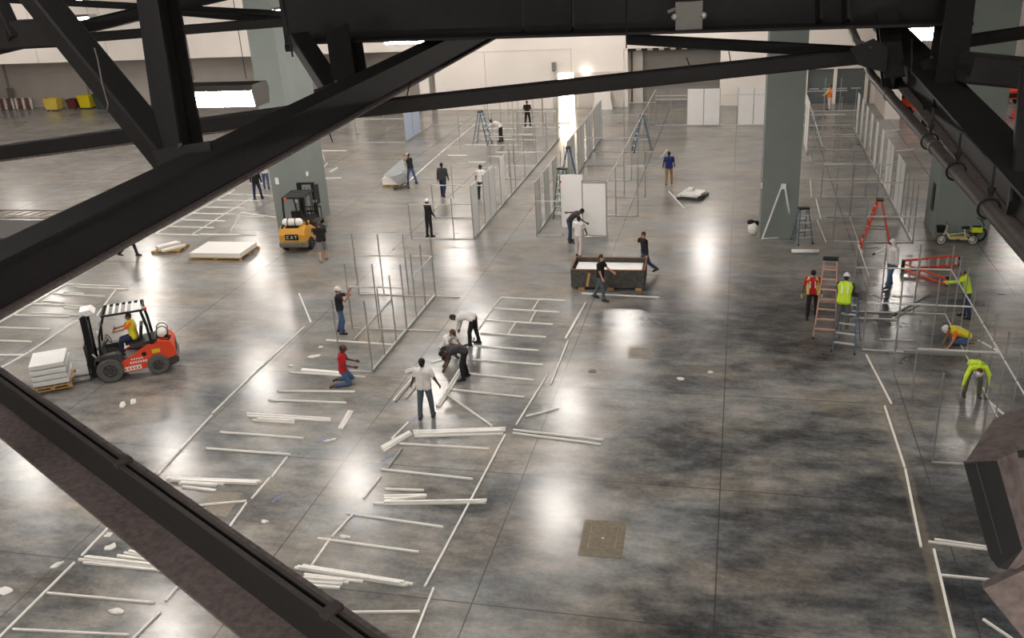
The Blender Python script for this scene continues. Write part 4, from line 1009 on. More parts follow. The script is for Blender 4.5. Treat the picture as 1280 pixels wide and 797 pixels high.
    return t


fo = forklift((-19.0, 23.75), FO, 'orange-red forklift with a seated driver in a hi-vis vest carrying grey crates', M_orange, 'orange', 1.03)
FYR = 1.68
forklift((-19.07, 37.25), FYR, 'yellow forklift seen from behind with a white gas cylinder, beside the grey-green column', M_yellow, 'yellow', 1.08)
# load of the orange forklift
lp = Vector(fo.location) + fo_dir * 2.32
t = empty('wooden_pallet', lp + Vector((0, 0, .10)), FO, 'pine pallet lifted on the forks of the orange forklift', 'pallet'); pallet(t, 1.15, 1.25, .14)
for k in range(4):
    o = MB().bar((-.52 + .03 * (k % 2), 0, 0), (.52, 0, 0), 1.22 - .05 * (k == 3), .15).build('grey_crate', M_panelg)
    mb = MB()
    o.location = lp + Vector((0, 0, .252 + .09 + k * .185 + .018)); o.rotation_euler = (0, 0, FO + .02 * ((k % 2) - .5))
    lb_ = ['lowest', 'second from the bottom', 'third from the bottom', 'topmost'][k]
    tag(o, 'flat grey crate on the orange forklift pallet, %s of its stack' % lb_, 'crate')
    for x in (-.4, .4):
        q = MB().box((x, 0, -.092), (.08, .95, .035)).build('spacer_slat', M_dgrey, o)

# ------------------------------------------------------------------ ladders
def stepladder(px, rz, label, H_, m, spread=.9, w0=.34, w1=.62, cap=None, steps=5, lay=None, rear=True, z=0., stepm=None):
    t = root_at('stepladder', px, rz, label, 'ladder', z)
    T = Vector((0, 0, H_))
    for s_ in (-1, 1):
        a, b = Vector((-spread / 2, s_ * w1 / 2, 0)), Vector((-.06, s_ * w0 / 2, H_))
        MB().bar(a, b, .03, .075, (1, 0, 0)).build('front_rail', m, t)
        MB().box(a + Vector((0, 0, .03)), (.09, .045, .06)).build('foot', M_black, t)
        a2, b2 = Vector((spread / 2, s_ * (w1 / 2 - .02), 0)), Vector((.06, s_ * (w0 / 2 - .01), H_ - .03))
        MB().bar(a2, b2, .028, .045, (1, 0, 0)).build('rear_rail', m, t)
        MB().box(a2 + Vector((0, 0, .03)), (.06, .04, .06)).build('foot', M_black, t)
        MB().bar(a.lerp(b, .42), a2.lerp(b2, .42), .012, .025).build('spreader', M_dgrey, t)
    for k in range(steps):
        f_ = (k + 1) / (steps + 1); c0 = Vector((-spread / 2, 0, 0)).lerp(Vector((-.06, 0, H_)), f_); w = w1 + (w0 - w1) * f_
        MB().box(c0, (.09, w, .03)).build('step', stepm or M_alu, t)
        if k % 2 == 0:
            c1 = Vector((spread / 2, 0, 0)).lerp(Vector((.06, 0, H_)), f_)
            MB().bar(c1 - Vector((0, w / 2 - .02, 0)), c1 + Vector((0, w / 2 - .02, 0)), .025).build('rear_brace', m, t)
    MB().bar((-.13, 0, H_), (.12, 0, H_), w0 + .08, .06).build('top_cap', cap or M_black, t)
    if lay is not None: t.rotation_mode = 'QUATERNION'; t.rotation_quaternion = lay
    return t


stepladder((603, 180), 2.9, 'tall blue stepladder standing among the far workers left of the booths', 2.1, M_blue, 1.1)
stepladder((803, 189), .3, 'tall blue stepladder inside the open frame beyond the navy shirt man', 2.15, M_blue, 1.15)
stepladder((712, 236), .1, 'blue stepladder whose top shows above the left big white panel', 2.2, M_blue, 1.0)
stepladder((705, 270), 1.4, 'green-railed stepladder left of the bending man at the big white panels', 2.3, M_green, 1.0, w0=.4, w1=.7, cap=M_black, steps=7)
stepladder((1002, 302), 1.9, 'small dusty blue stepladder beside the white A-frame at the grey column', 1.45, M_blue, .85, steps=4)
stepladder((1031, 416), 1.45, 'tall faded pink stepladder between the red-shirted and the lime-vested workers', 2.55, M_pink, 1.0, w0=.38, w1=.68, steps=7, stepm=M_pink)
stepladder((1058, 432), 1.3, 'blue stepladder with the lime-vested worker standing on it', 1.75, M_blue, 1.15, w0=.38, w1=.68, steps=5)
stepladder((1094, 309), -.02, 'bright orange stepladder open behind the man in the white hood', 2.0, M_red, 1.15, w0=.3, w1=.5, steps=6)
# fallen open orange ladder behind the hooded man
p0 = at(1128, 338); pa = at(1192, 329) + Vector((0, 0, .06)); pb = at(1180, 352) + Vector((0, 0, .06)); pc = at(1196, 323)
t = empty('stepladder', p0, 0, 'orange ladder lying open on its side behind the hooded man, rungs toward the bike', 'ladder')
apex = Vector((0, 0, .32))
e1 = at(1199, 332) - p0; e2 = at(1183, 357) - p0
for zz, e in ((.05, e1), (.40, e1 * .98)):
    MB().bar(Vector((0, 0, zz)), e + Vector((0, 0, zz)), .035, .08).build('front_rail', M_red, t)
for zz, e in ((.05, e2), (.27, e2)):
    MB().bar(Vector((0, 0, zz)), e + Vector((0, 0, zz)), .03, .06).build('rear_rail', M_red, t)
for k in range(6):
    f_ = (k + .8) / 6.2; MB().bar(e1 * f_ + Vector((0, 0, .05)), e1 * f_ + Vector((0, 0, .40)), .03, .08, (1, 0, 0)).build('rung', M_alu, t)
for e in (e1, e2):
    for zz in (.05, .30): MB().box(e + Vector((0, 0, zz)), (.1, .08, .08)).build('foot', M_black, t)
for f_ in (.4, .95): MB().bar(e2 * f_ + Vector((0, 0, .05)), e2 * f_ + Vector((0, 0, .27)), .025, .04, (1, 0, 0)).build('rear_brace', M_red, t)
MB().box((0, 0, .22), (.1, .16, .42)).build('top_cap', M_black, t)

# ------------------------------------------------------------------ cargo bike
def bike():
    t = empty('cargo_bike', at(1196, 306), .02, 'pale cargo bike with a black front basket parked by the right-hand column', 'bike'); t.scale = (.78, .78, .86)
    for x, r in ((-.78, .25), (.72, .25)):
        wh = MB(); wh.disc((x, 0, r), (0, 1, 0), r, .06, 24, r * .82); o = wh.build('wheel', M_rubberd, t)
        sp = MB()
        for k in range(10):
            a = PI * k / 10; sp.tube([(x - math.cos(a) * r * .85, 0, r - math.sin(a) * r * .85), (x + math.cos(a) * r * .85, 0, r + math.sin(a) * r * .85)], .006, 4)
        sp.build('spokes', M_white, o)
        MB().disc((x, 0, r), (0, 1, 0), r * .86, .03, 22, r * .76).build('rim', M_white, o)
    M_cream = mat('bike_cream', (.88, .86, .74), .45)
    MB().tube([(-.78, 0, .25), (-.60, 0, .72), (-.56, 0, .98)], .028, 8).build('fork', M_cream, t)
    MB().tube([(-.58, 0, .62), (-.35, 0, .30), (.35, 0, .28), (.72, 0, .27)], .035, 8).build('frame_tube', M_cream, t)
    MB().tube([(.35, 0, .28), (.28, 0, .78)], .026, 8).build('seat_tube', M_cream, t)
    MB().tube([(-.45, .0, .5), (.3, 0, .6), (.72, .0, .27)], .022, 8).build('frame_tube', M_cream, t)
    MB().bar((-.42, 0, .36), (.42, 0, .36), .34, .06).build('foot_board', mat('bike_board_yellow', (.85, .80, .52), .5), t)
    MB().tube([(-.54, -.3, 1.05), (-.58, -.1, 1.02), (-.58, .1, 1.02), (-.54, .3, 1.05)], .016, 6).build('handlebar', M_black, t)
    MB().capsule((.16, 0, .84), .06, (.42, 0, .84), .09).build('saddle', M_black, t, True)
    bk = MB(); rings = []
    for z, r in ((.62, .15), (.78, .19), (.92, .21)): rings.append([Vector((-.86 + math.cos(a) * r * 1.1, math.sin(a) * r, z)) for a in (2 * PI * i / 14 for i in range(14))])
    bk.loft(rings).build('basket', M_black, t)
    MB().disc((.0, -.1, .25), (0, 1, 0), .09, .02, 14).build('chainwheel', M_dgrey, t)
    MB().bar((.5, 0, .58), (1.0, 0, .58), .2, .03).build('rear_rack', M_black, t)
    o = MB().bar((-.22, 0, 0), (.22, 0, 0), .26, .26).build('rack_bag', mat('lime_bag', (.80, .88, .12), .55)); o.location = Vector(t.location) + Vector((.66, .02, .65)); o.scale = (.85, .85, .85); tag(o, 'bright lime yellow bag strapped on the rear of the cargo bike', 'bag')
    MB().bar((-.18, 0, .14), (.18, 0, .14), .2, .04).build('dark_flap', M_black, o)
    t2 = empty('folding_bike', Vector(t.location) + Vector((.95, .5, 0)), .5, 'dark folded bike wheel and frame behind the lime yellow bag', 'bike')
    w = MB().disc((0, 0, .28), (0, 1, 0), .28, .06, 22, .22).build('wheel', M_rubberd, t2)
    MB().tube([(0, 0, .28), (.1, 0, .7), (-.1, 0, .95)], .025, 8).build('frame_tube', M_dkgreen, t2); MB().tube([(-.1, -.2, .95), (-.1, .2, .95)], .018, 6).build('handlebar', M_black, t2)
bike()

# ------------------------------------------------------------------ floor plates, papers, marks
def plate(corners, label, m, ring=True, cat='floor plate'):
    ps = [at(*c) for c in corners]; c = sum(ps, Vector()) / 4
    t = empty('floor_box', c, 0, label, cat)
    MB().loft([[Vector((p.x - c.x, p.y - c.y, z)) for p in ps] for z in (.0005, .006)]).build('cover_plate', m, t)
    if ring:
        q = [(p - c) * .62 for p in ps]
        for i in range(4): MB().bar(Vector((q[i].x, q[i].y, .008)), Vector((q[(i + 1) % 4].x, q[(i + 1) % 4].y, .008)), .02, .008).build('lid_edge', M_boxgrey, t)
        MB().disc((0, 0, .010), (0, 0, 1), .03, .008, 10).build('lid_ring', M_alu, t)
plate(((731, 649), (784, 652), (777, 698), (722, 694)), 'large square tan floor plate on the open floor', M_boxtan)
plate(((786, 432.6), (815.5, 433.6), (813, 448.4), (784.6, 447)), 'small tan floor plate between the dark crate and the open floor', M_boxgrey)
plate(((826, 306.4), (841, 306.6), (840, 318.6), (824, 318.2)), 'faint square floor plate behind the man on the phone', M_boxgrey, False)
plate(((458, 412), (480, 413), (473, 429), (447, 427)), 'tan floor plate beneath the upright post cluster', M_boxgrey)
plate(((266, 614), (303, 616), (283, 647), (252, 641)), 'tan floor plate by the black chord under the slanting bar', M_boxgrey, False)
t = empty('manhole_cover', at(740.5, 463.6), 0, 'small dark round manhole cover on the open floor', 'manhole cover')
MB().disc((0, 0, .004), (0, 0, 1), .13, .008, 24).build('cover', M_dgrey, t); MB().disc((0, 0, .010), (0, 0, 1), .05, .006, 14).build('keyhole_plate', M_pipe, t)


def paper(x, y, w, h, a, label, m=None):
    c = at(x, y); r = random.Random(int(x * 7 + y)); n = 11
    top = [Vector((math.cos(2 * PI * k / n) * w / 2 * r.uniform(.6, 1.1), math.sin(2 * PI * k / n) * h / 2 * r.uniform(.6, 1.1), r.uniform(.01, .045))) for k in range(n)]
    mb = MB(); base = [Vector((p.x, p.y, .001)) for p in top]; mid = [p * .5 + Vector((0, 0, .03)) for p in top]
    mb.loft([base, top, mid]); o = mb.build('crumpled_paper', m or M_paper); o.location = c; o.rotation_euler = (0, 0, a); tag(o, label, 'paper')


for x, y, w, h, a, l in ((392, 445.6, .45, .22, .4, 'larger crumpled white paper left of the kneeling man in red'), (401, 434, .2, .14, .1, 'small round white scrap above the larger paper by the man in red'),
                         (363.5, 457.4, .25, .12, 0, 'small white scrap just behind the bar at the knees of the man in red'), (411, 551, .42, .14, .5, 'white strip of paper with a blue edge in the middle floor'),
                         (331, 652, .2, .18, 0, 'white scrap lying alone right of the black chord'), (432, 671, .3, .12, 0, 'small white card beside the crossing of the two edge bars'),
                         (851, 473.4, .3, .2, -.4, 'torn white paper on the dark open floor, left one'), (888, 465.4, .22, .14, 0, 'white oval scrap on the dark open floor, right one'),
                         (136, 669, .2, .2, .3, 'round white scrap above the lower left bundle'), (138, 684, .3, .26, .9, 'square white scrap just over the lower left bundle'),
                         (72, 706, .2, .34, -.5, 'white curl left of the lower left edge bar'), (4, 739, .45, .3, .2, 'torn white paper at the left edge of the view'),
                         (145.6, 764.6, .4, .2, 0, 'oval white scrap between the two lowest left crosswise bars'), (152, 650, .2, .12, 0, 'small white scrap touching the underside of the black chord'),
                         (153, 506, .2, .5, .5, 'pale streak of paper on the floor right of the orange forklift, left'), (166, 502, .2, .5, .6, 'pale streak of paper on the floor right of the orange forklift, right'),
                         (228, 728, .3, .25, .4, 'white scrap on the edge bar right of the lower left bundle'), (1137, 320, .25, .14, 0, 'tiny white scrap behind the hooded man'), (388, 401, .1, .1, 0, 'tiny white scrap near the top of the long edge bar')):
    paper(x, y, w, h, a, l)
for x, y, a, l in ((440, 647, .9, 'blue tape mark beside the joint near the bright reflection'), (348, 622, .9, 'blue tape mark alone on the floor right of the tan plate'), (517.5, 524, .8, 'blue tape mark by the shoe of the man in the white tee'),
                   (484, 572, .8, 'faint blue tape mark under the slanting bundle'), (404, 549, .5, 'blue tape mark beside the white paper strip')):
    o = MB().box((0, 0, .002), (.42, .05, .003)).build('tape_mark', M_tape); o.location = at(x, y); o.rotation_euler = (0, 0, a + .3); tag(o, l, 'tape')
# white bag by the grey column
t = empty('rubbish_bag', at(941, 293), 0, 'white bag with a black bundle on top left of the grey column', 'bag')
MB().ball((0, 0, .28), .27, 12, 9, (.85, .85, 1.1)).build('bag_body', M_white, t, True); MB().ball((-.1, .0, .56), .17, 10, 7, (1, .8, .7)).ball((.12, .02, .5), .13).build('black_bundle', M_black, t, True)

# far objects along the left recess wall
def bin_(x, y, m, label, w=1.2, h=.95, name='waste_bin'):
    t = empty(name, (x, y, 0), 0, label, 'bin')
    MB().loft([[Vector((sx * w / 2 * k, sy * .45 * k, z)) for sx, sy in ((-1, -1), (1, -1), (1, 1), (-1, 1))] for z, k in ((.12, .8), (h, 1.), (h, .92), (.2, .75))]).build('bin_body', m, t)
    MB().bar((-w / 2, -.46, h), (w / 2, -.46, h), .05, .06).build('rim', m, t)
    for sx in (-1, 1): MB().disc((sx * w * .3, -.3, .07), (1, 0, 0), .07, .05, 10).build('wheel', M_black, t)
bin_(-60.6, 73.6, mat('bin_pale_yellow', (.86, .75, .33), .6), 'pale yellow tilt bin, frontmost by the far recess wall', 1.5, 1.1)
bin_(-58.9, 74.2, mat('bin_maroon', (.38, .16, .16), .6), 'maroon bin between the two yellow ones at the far wall', 1.0, .9)
bin_(-57.6, 74.3, M_yel, 'vivid yellow bin right of the maroon one', 1.3, 1.2)
bin_(-55.5, 73.9, M_dkgreen, 'dark green wheeled cage bin, rightmost by the far wall', 1.6, 1.4)
bar_labels = ('striped red and white barrier at the far left wall, leftmost', 'striped red and white barrier at the far left wall, middle', 'striped red and white barrier at the far left wall, rightmost')
for i, x in enumerate((-68.6, -66.6, -64.6)):
    t = empty('striped_barrier', (x, 74.6, 0), 0, bar_labels[i], 'barrier')
    for k in range(5): MB().box((-.8 + k * .4, 0, .5), (.2, .08, 1.0)).build('upright', mat('barrier_red', (.50, .30, .27), .6) if k % 2 else M_white, t)
    for z in (.25, .9): MB().bar((-.95, 0, z), (.95, 0, z), .06).build('rail', mat('barrier_red', (.50, .30, .27), .6), t)
t = empty('signboard', (-66.0, 74.9, 0), 0, 'grey board standing behind the striped barriers', 'board'); MB().box((0, 0, 1.3), (.7, .05, 1.2)).build('board', M_mgrey, t); MB().bar((0, 0, 0), (0, 0, .8), .06, up=(0, 1, 0)).build('stand_leg', M_dgrey, t)
t = empty('white_cart', (-50.5, 71.2, 0), 0, 'low white cart by the far wall behind the black brace', 'cart'); MB().box((0, 0, .35), (1.8, .8, .3)).build('deck', M_white, t)
for x in (-.7, .7): MB().disc((x, -.35, .1), (0, 1, 0), .1, .06, 12).build('wheel', M_black, t)
t = empty('white_drape', (-9.9, 69.9, 0), 0, 'white draped shapes right of the lit doorway under the bare lamp', 'drape')
MB().loft([[Vector((sx * a, sy * .2, z)) for sx, sy in ((-1, -1), (1, -1), (1, 1), (-1, 1))] for z, a in ((0, .75), (.8, .6), (1.5, .65), (1.6, .5))]).build('cloth', M_white, t)
# orange vehicles, far right
def truck(x, y, rz, label):
    t = empty('orange_truck', (x, y, 0), rz, label, 'vehicle')
    MB().prism([(-1.3, .35), (1.3, .35), (1.35, .9), (.7, 1.05), (.45, 1.6), (-.6, 1.6), (-1.3, 1.1)], -.6, .6).build('body', M_orange, t)
    MB().prism([(.42, 1.05), (.66, 1.05), (.42, 1.52), (-.5, 1.52), (-.5, 1.05)], -.62, .62).build('windows', M_black, t)
    for xx in (-.8, .8):
        for s_ in (-1, 1): MB().disc((xx, s_ * .55, .3), (0, 1, 0), .3, .2, 18).build('wheel', M_rubberd, t)
    MB().box((1.33, 0, .6), (.06, .9, .3)).build('grille', M_black, t)
truck(11.0, 66.8, -1.0, 'orange vehicle between the brown pipe and the thick black chord')
truck(17.6, 70.5, -1.45, 'orange vehicle seen front-on at the far right edge')
for i, (x, y) in enumerate(((15.7, 64.6), (17.0, 64.6))):
    t = empty('traffic_cone', (x, y, 0), 0, ('red cone in front of the far orange vehicle, left', 'red cone in front of the far orange vehicle, right')[i], 'cone')
    MB().loft([[Vector((math.cos(a) * r, math.sin(a) * r, z)) for a in (2 * PI * k / 12 for k in range(12))] for z, r in ((.03, .2), (.65, .04))]).build('cone_body', mat('cone_red', (.85, .18, .2), .5), t); MB().box((0, 0, .015), (.55, .55, .03)).build('base', M_black, t)

# ------------------------------------------------------------------ people
SK = {'light': mat('skin_light', (.80, .60, .50), .6), 'tan': mat('skin_tan', (.66, .47, .37), .6), 'dark': mat('skin_dark', (.36, .25, .20), .6)}
def cloth(name, c): return mat('cloth_' + name, c, .85, noise=.14, scale=7, bump=.15)
C_ = {'white': cloth('white', (.90, .89, .88)), 'offwhite': cloth('offwhite', (.84, .79, .78)), 'black': cloth('black', (.10, .10, .11)), 'charcoal': cloth('charcoal', (.22, .22, .23)), 'navy': cloth('navy', (.13, .16, .30)),
      'denim': cloth('denim', (.27, .36, .50)), 'darkdenim': cloth('darkdenim', (.19, .24, .36)), 'greyjean': cloth('greyjean', (.32, .36, .40)), 'red': cloth('red', (.74, .10, .14)), 'khaki': cloth('khaki', (.62, .50, .30)),
      'grey': cloth('grey', (.48, .48, .49)), 'greypants': cloth('greypants', (.38, .38, .37)), 'royal': cloth('royal', (.10, .18, .42)), 'lime': M_neon, 'orange': M_hivisor, 'green': cloth('green', (.10, .22, .15)),
      'olive': cloth('olive', (.42, .43, .34)), 'paleyellow': cloth('paleyellow', (.88, .82, .42)), 'yellowvest': cloth('yellowvest', (.93, .86, .20)), 'brownhair': cloth('brownhair', (.27, .18, .13)), 'tanboot': cloth('tanboot', (.62, .46, .30)),
      'brown': cloth('brown', (.36, .25, .18)), 'shoe': cloth('shoe', (.15, .15, .16)), 'purple': cloth('purple', (.42, .38, .52))}


def dirv(a, o, s):
    a, o = math.radians(a), math.radians(o)
    return Vector((s * math.sin(o), math.cos(o) * math.sin(a), -math.cos(o) * math.cos(a)))


def skinned(name, mb, m, parent, vox):
    o = mb.build(name, m, parent)
    md = o.modifiers.new('remesh', 'REMESH'); md.mode = 'VOXEL'; md.voxel_size = vox; md.use_smooth_shade = True
    sm_ = o.modifiers.new('smooth', 'SMOOTH'); sm_.factor = .5; sm_.iterations = 2
    return o


def person(loc, facing, h, label, shirt='white', sleeve='short', pants='denim', shoes='shoe', head='none', headc='black', hair='black', skin='tan', lean=(2, 2), neck=0., turn=0., arms=((5, 8, 12, 4), (5, 8, 12, 4)),
           legs=((4, 4, -2), (-4, 4, -6)), shorts=False, vest=None, mask=False, gloves=None, z=0., seat=None, curl=.4, build=1., group=None, side=0., hipdrop=None):
    build = build * 1.1; LG = .55 + .45 * build
    """joints by forward kinematics in a frame that looks along +y; arms = (upper forward, out, forearm forward, out), legs = (thigh forward, out, shank); right side first, then left"""
    s = h / 1.80
    loc = at(*loc) if len(loc) == 2 else Vector(loc)
    t = empty('person', (loc.x, loc.y, 0), math.radians(facing - 90), label, 'person', group)
    ph = Vector((0, 0, 0)); J = {}
    T = []
    for k, sd in enumerate((1, -1)):
        th, ou, sh = legs[k]; hip = ph + Vector((sd * .093, 0, -.02)); kn = hip + dirv(th, ou, sd) * .43; an = kn + dirv(sh, ou * .4, sd) * .42
        J['hip', k], J['kn', k], J['an', k] = hip, kn, an
        ft = Vector((sd * .03, 1, 0)).normalized()
        if sh < -55: ft = Vector((0, -.97, -.2)).normalized()      # instep flat when kneeling
        elif sh < -22: ft = Vector((0, .86, -.5)).normalized()
        J['toe', k] = an + ft * .17 + Vector((0, 0, -.055 if sh > -22 else 0)); J['heel', k] = an - ft * .05 + Vector((0, 0, -.05 if sh > -55 else .03))
    low = min(min(J['an', k].z - (.085 if legs[k][2] > -55 else .05), J['kn', k].z - .075, J['toe', k].z - .035) for k in (0, 1))
    off = Vector((0, 0, -low + z / s)) if seat is None else Vector((0, 0, seat / s))
    for q in J: J[q] = J[q] + off
    P = ph + off
    l1, l2 = math.radians(lean[0]), math.radians(lean[1]); sl = math.radians(side)
    W1 = P + Vector((math.sin(sl) * .2, math.sin(l1) * .22, math.cos(l1) * .22)); N = W1 + Vector((math.sin(sl) * .25, math.sin(l2) * .30, math.cos(l2) * .30))
    up2 = (N - W1).normalized(); X = Vector((1, 0, 0)); X = (X - up2 * X.dot(up2)).normalized()
    fw = up2.cross(X)
    nk = l2 + math.radians(neck); hd = Vector((0, math.sin(nk), math.cos(nk)))
    hc = N + hd * .175; ty = math.radians(turn)
    hf = Matrix.Rotation(-ty, 3, hd) @ Vector((0, math.cos(nk), -math.sin(nk))); hx = hf.cross(hd)
    for k, sd in enumerate((1, -1)):
        ua, uo, fa, fo_ = arms[k]
        sho = N + X * (sd * .165 * build) - up2 * .035
        el = sho + dirv(ua, uo, sd) * .285; wr = el + dirv(fa, fo_, sd) * .25
        J['sh', k], J['el', k], J['wr', k] = sho, el, wr
    S_ = lambda v: v * s
    b = MB()
    def cap(a, ra, c, rc, m=b, g=0.): m.capsule(S_(a), (ra + g) * s, S_(c), (rc + g) * s)
    def torso(m, g, lo=0., top=True):
        for sd in (-1, 1):
            cap(P + X * (sd * .062 * build) + (W1 - P) * lo, .112 * build, W1 + X * (sd * .050 * build), .103 * build, m, g)
            cap(W1 + X * (sd * .05 * build), .103 * build, N - up2 * .10 + X * (sd * .078 * build), .110 * build, m, g)
            if top: cap(N - up2 * .10 + X * (sd * .078 * build), .108 * build, N - up2 * .045 + X * (sd * .13 * build), .062, m, g)
        if top: cap(N - up2 * .05, .075, N - up2 * .0, .06, m, g)
    torso(b, 0)
    cap(N - up2 * .04, .062, hc - hd * .07, .052)
    # head: cranium, jaw, nose, ears
    rotm = Matrix((hx, hf, hd)).transposed()
    b.ball(S_(hc + hd * .02 - hf * .01), .1 * s, 12, 9, (.76, .93, 1.0), rotm); b.ball(S_(hc - hd * .055 + hf * .03), .066 * s, 10, 7, (.88, .95, .9), rotm)
    cap(hc + hf * .085 + hd * .012, .013, hc + hf * .105 - hd * .022, .017)
    for sd in (-1, 1): b.ball(S_(hc + hx * (sd * .078) - hf * .005 - hd * .005), .028 * s, 8, 6, (.35, .7, 1.1), rotm)
    for k, sd in enumerate((1, -1)):
        cap(J['sh', k], .062, J['el', k], .042); cap(J['el', k], .043, J['wr', k], .029)
        d = (J['wr', k] - J['el', k]).normalized(); inn = Vector((-sd, 0, 0)); n = (inn - d * inn.dot(d))
        n = n.normalized() if n.length > .1 else Vector((0, 1, 0)); a = d.cross(n).normalized()
        if a.y < 0: a = -a
        hm = b if not gloves else MB()
        w = J['wr', k]
        for q in (-.028, 0, .028): cap(w + d * .015 + a * q * .7, .019, w + d * .085 + a * q, .017, hm)
        for i, (q, L1) in enumerate(((.036, .066), (.012, .075), (-.012, .070), (-.034, .054))):
            r0 = w + d * .088 + a * q; c1 = curl * (1 + .1 * i); k1 = r0 + (d * math.cos(c1) + n * math.sin(c1)) * L1 * .55; k2 = k1 + (d * math.cos(2.1 * c1) + n * math.sin(2.1 * c1)) * L1 * .5
            cap(r0, .0095, k1, .009, hm); cap(k1, .009, k2, .0075, hm)
        tb = w + d * .03 + a * .03; t1 = tb + (d * .5 + a * .75 + n * .3).normalized() * .04; t2 = t1 + (d * .85 + a * .2 + n * .45).normalized() * .035
        cap(tb, .013, t1, .011, hm); cap(t1, .011, t2, .009, hm)
        if gloves: skinned('glove', hm, C_[gloves], t, .008 * s)
        cap(J['hip', k], .092 * LG, J['kn', k], .058 * LG); cap(J['kn', k], .056, J['an', k], .037); cap(J['an', k], .037, J['toe', k], .03); cap(J['kn', k].lerp(J['an', k], .3) - Vector((0, .02, 0)), .052, J['kn', k].lerp(J['an', k], .6), .04)
    skinned('body', b, SK[skin], t, .0105 * s)
    # shirt
    m_ = MB(); torso(m_, .014, .1)
    for k in (0, 1):
        if sleeve == 'none': continue
        if sleeve == 'short': cap(J['sh', k], .062, J['sh', k].lerp(J['el', k], .62), .052, m_, .014)
        else: cap(J['sh', k], .062, J['el', k], .046, m_, .013); cap(J['el', k], .046, J['el', k].lerp(J['wr', k], .95), .033, m_, .012)
    skinned('shirt', m_, C_[shirt], t, .013 * s)
    m_ = MB()
    for sd in (-1, 1): cap(P + X * (sd * .062) + (W1 - P) * .28, .10, P + X * (sd * .075) - Vector((0, 0, .02)), .112, m_, .012)
    for k in (0, 1):
        cap(J['hip', k], .095 * LG, J['kn', k], .064 * LG, m_, .012)
        if not shorts:
            cap(J['kn', k], .064 * LG, J['kn', k].lerp(J['an', k], .97), .052 * LG, m_, .012)
    skinned('shorts' if shorts else 'trousers', m_, C_[pants], t, .013 * s)
    for k in (0, 1):
        m_ = MB(); cap(J['an', k] - Vector((0, 0, .01)), .044, J['heel', k], .042, m_); cap(J['heel', k], .042, J['toe', k], .036, m_, .004); cap(J['an', k], .042, J['toe', k].lerp(J['an', k], .5), .042, m_)
        skinned('shoe', m_, C_[shoes], t, .011 * s)
    if vest:
        m_ = MB()
        if vest == 'paleyellow' and head == 'backcap':
            for sd in (-1, 1): cap(P + X * (sd * .105), .095, N - up2 * .07 + X * (sd * .115), .085, m_, .028)
        else: torso(m_, .026, .0, True)
        v = skinned('safety_vest', m_, C_[vest], t, .014 * s)
        for k in (0, 1):
            mm = MB(); sd = (1, -1)[k]
            for sgn in (-1, 1):
                mm = MB(); mm.bar(S_(W1 + X * sd * .085 + fw * sgn * (.13 * build)), S_(N - up2 * .06 + X * sd * .085 + fw * sgn * .125 * build), .045 * s, .012 * s, fw)
                mm.build('reflective_stripe', M_panelg, v)
    # hair and headwear
    def shell(mm, g, lo, back=0., zs=1.0):
        rr = .1 + g; vs = []; n = 14; rings = []
        for th in (4, 25, 45, 62, 78, 90 + lo):
            q = math.radians(th); rings.append([S_(hc + hd * .02 - hf * (.01 + back) + rotm @ Vector((math.sin(q) * math.cos(2 * PI * i / n) * .78 * rr, math.sin(q) * math.sin(2 * PI * i / n) * .95 * rr, math.cos(q) * rr * zs))) for i in range(n)])
        return mm.loft(rings)
    if hair != 'bald' and head != 'hood':
        m_ = shell(MB(), .008, 2, .014); m_.ball(S_(hc - hf * .045 - hd * .01), .078 * s, 12, 8, (.92, .75, 1.0), rotm)
        m_.build('hair', C_[{'black': 'black', 'brown': 'brownhair', 'grey': 'grey', 'ginger': 'brown'}[hair]], t, True)
    if head == 'cap' or head == 'backcap':
        f2 = hf if head == 'cap' else -hf
        hh = shell(MB(), .016, -4, 0., 1.0).build('cap', C_[headc], t, True)
        MB().loft([[S_(hc + hd * (.045 + dz) + f2 * y + hx * x) for x, y in ((-.06, .07), (-.045, .13), (0, .15), (.045, .13), (.06, .07))] for dz in (0, -.008)]).build('brim', C_[headc], hh)
    if head == 'helmet':
        hh = shell(MB(), .03, -2, 0., 1.05).build('hard_hat', C_[headc], t, True)
        n = 18; MB().loft([[S_(hc + hd * (.018 + dz) + hx * math.cos(2 * PI * i / n) * .108 + hf * (math.sin(2 * PI * i / n) * (.135 if math.sin(2 * PI * i / n) > 0 else .125))) for i in range(n)] for dz in (0, .008)]).build('brim', C_[headc], hh)
        MB().tube([S_(hc + hd * .12 - hf * .09), S_(hc + hd * .162), S_(hc + hd * .12 + hf * .09)], .012 * s, 6).build('ridge', C_[headc], hh)
    if head == 'hood':
        m_ = MB(); m_.ball(S_(hc + hd * .01 - hf * .02), .125 * s, 14, 9, (.86, .95, 1.02), rotm); cap(hc - hd * .06 - hf * .03, .085, N, .095, m_)
        skinned('hood', m_, C_[headc], t, .013 * s)
        MB().box(S_(hc + hf * .1 + hd * .012), (.13 * s, .05 * s, .045 * s), rotm).build('goggles', M_glassd, t)
    if mask:
        MB().ball(S_(hc + hf * .07 - hd * .045), .052 * s, 10, 7, (1.05, .8, .8), rotm).build('face_mask', C_['white'], t, True)
    for sd in (-1, 1):
        if head != 'hood': MB().ball(S_(hc + hf * .082 + hx * sd * .031 + hd * .012), .009 * s, 6, 5).build('eye', M_glassd, t)
    if not mask and head != 'hood': MB().box(S_(hc + hf * .09 - hd * .058), (.04 * s, .012 * s, .008 * s), rotm).build('mouth', C_['brown'], t)
    t['_s'] = s; del t['_s']
    return t


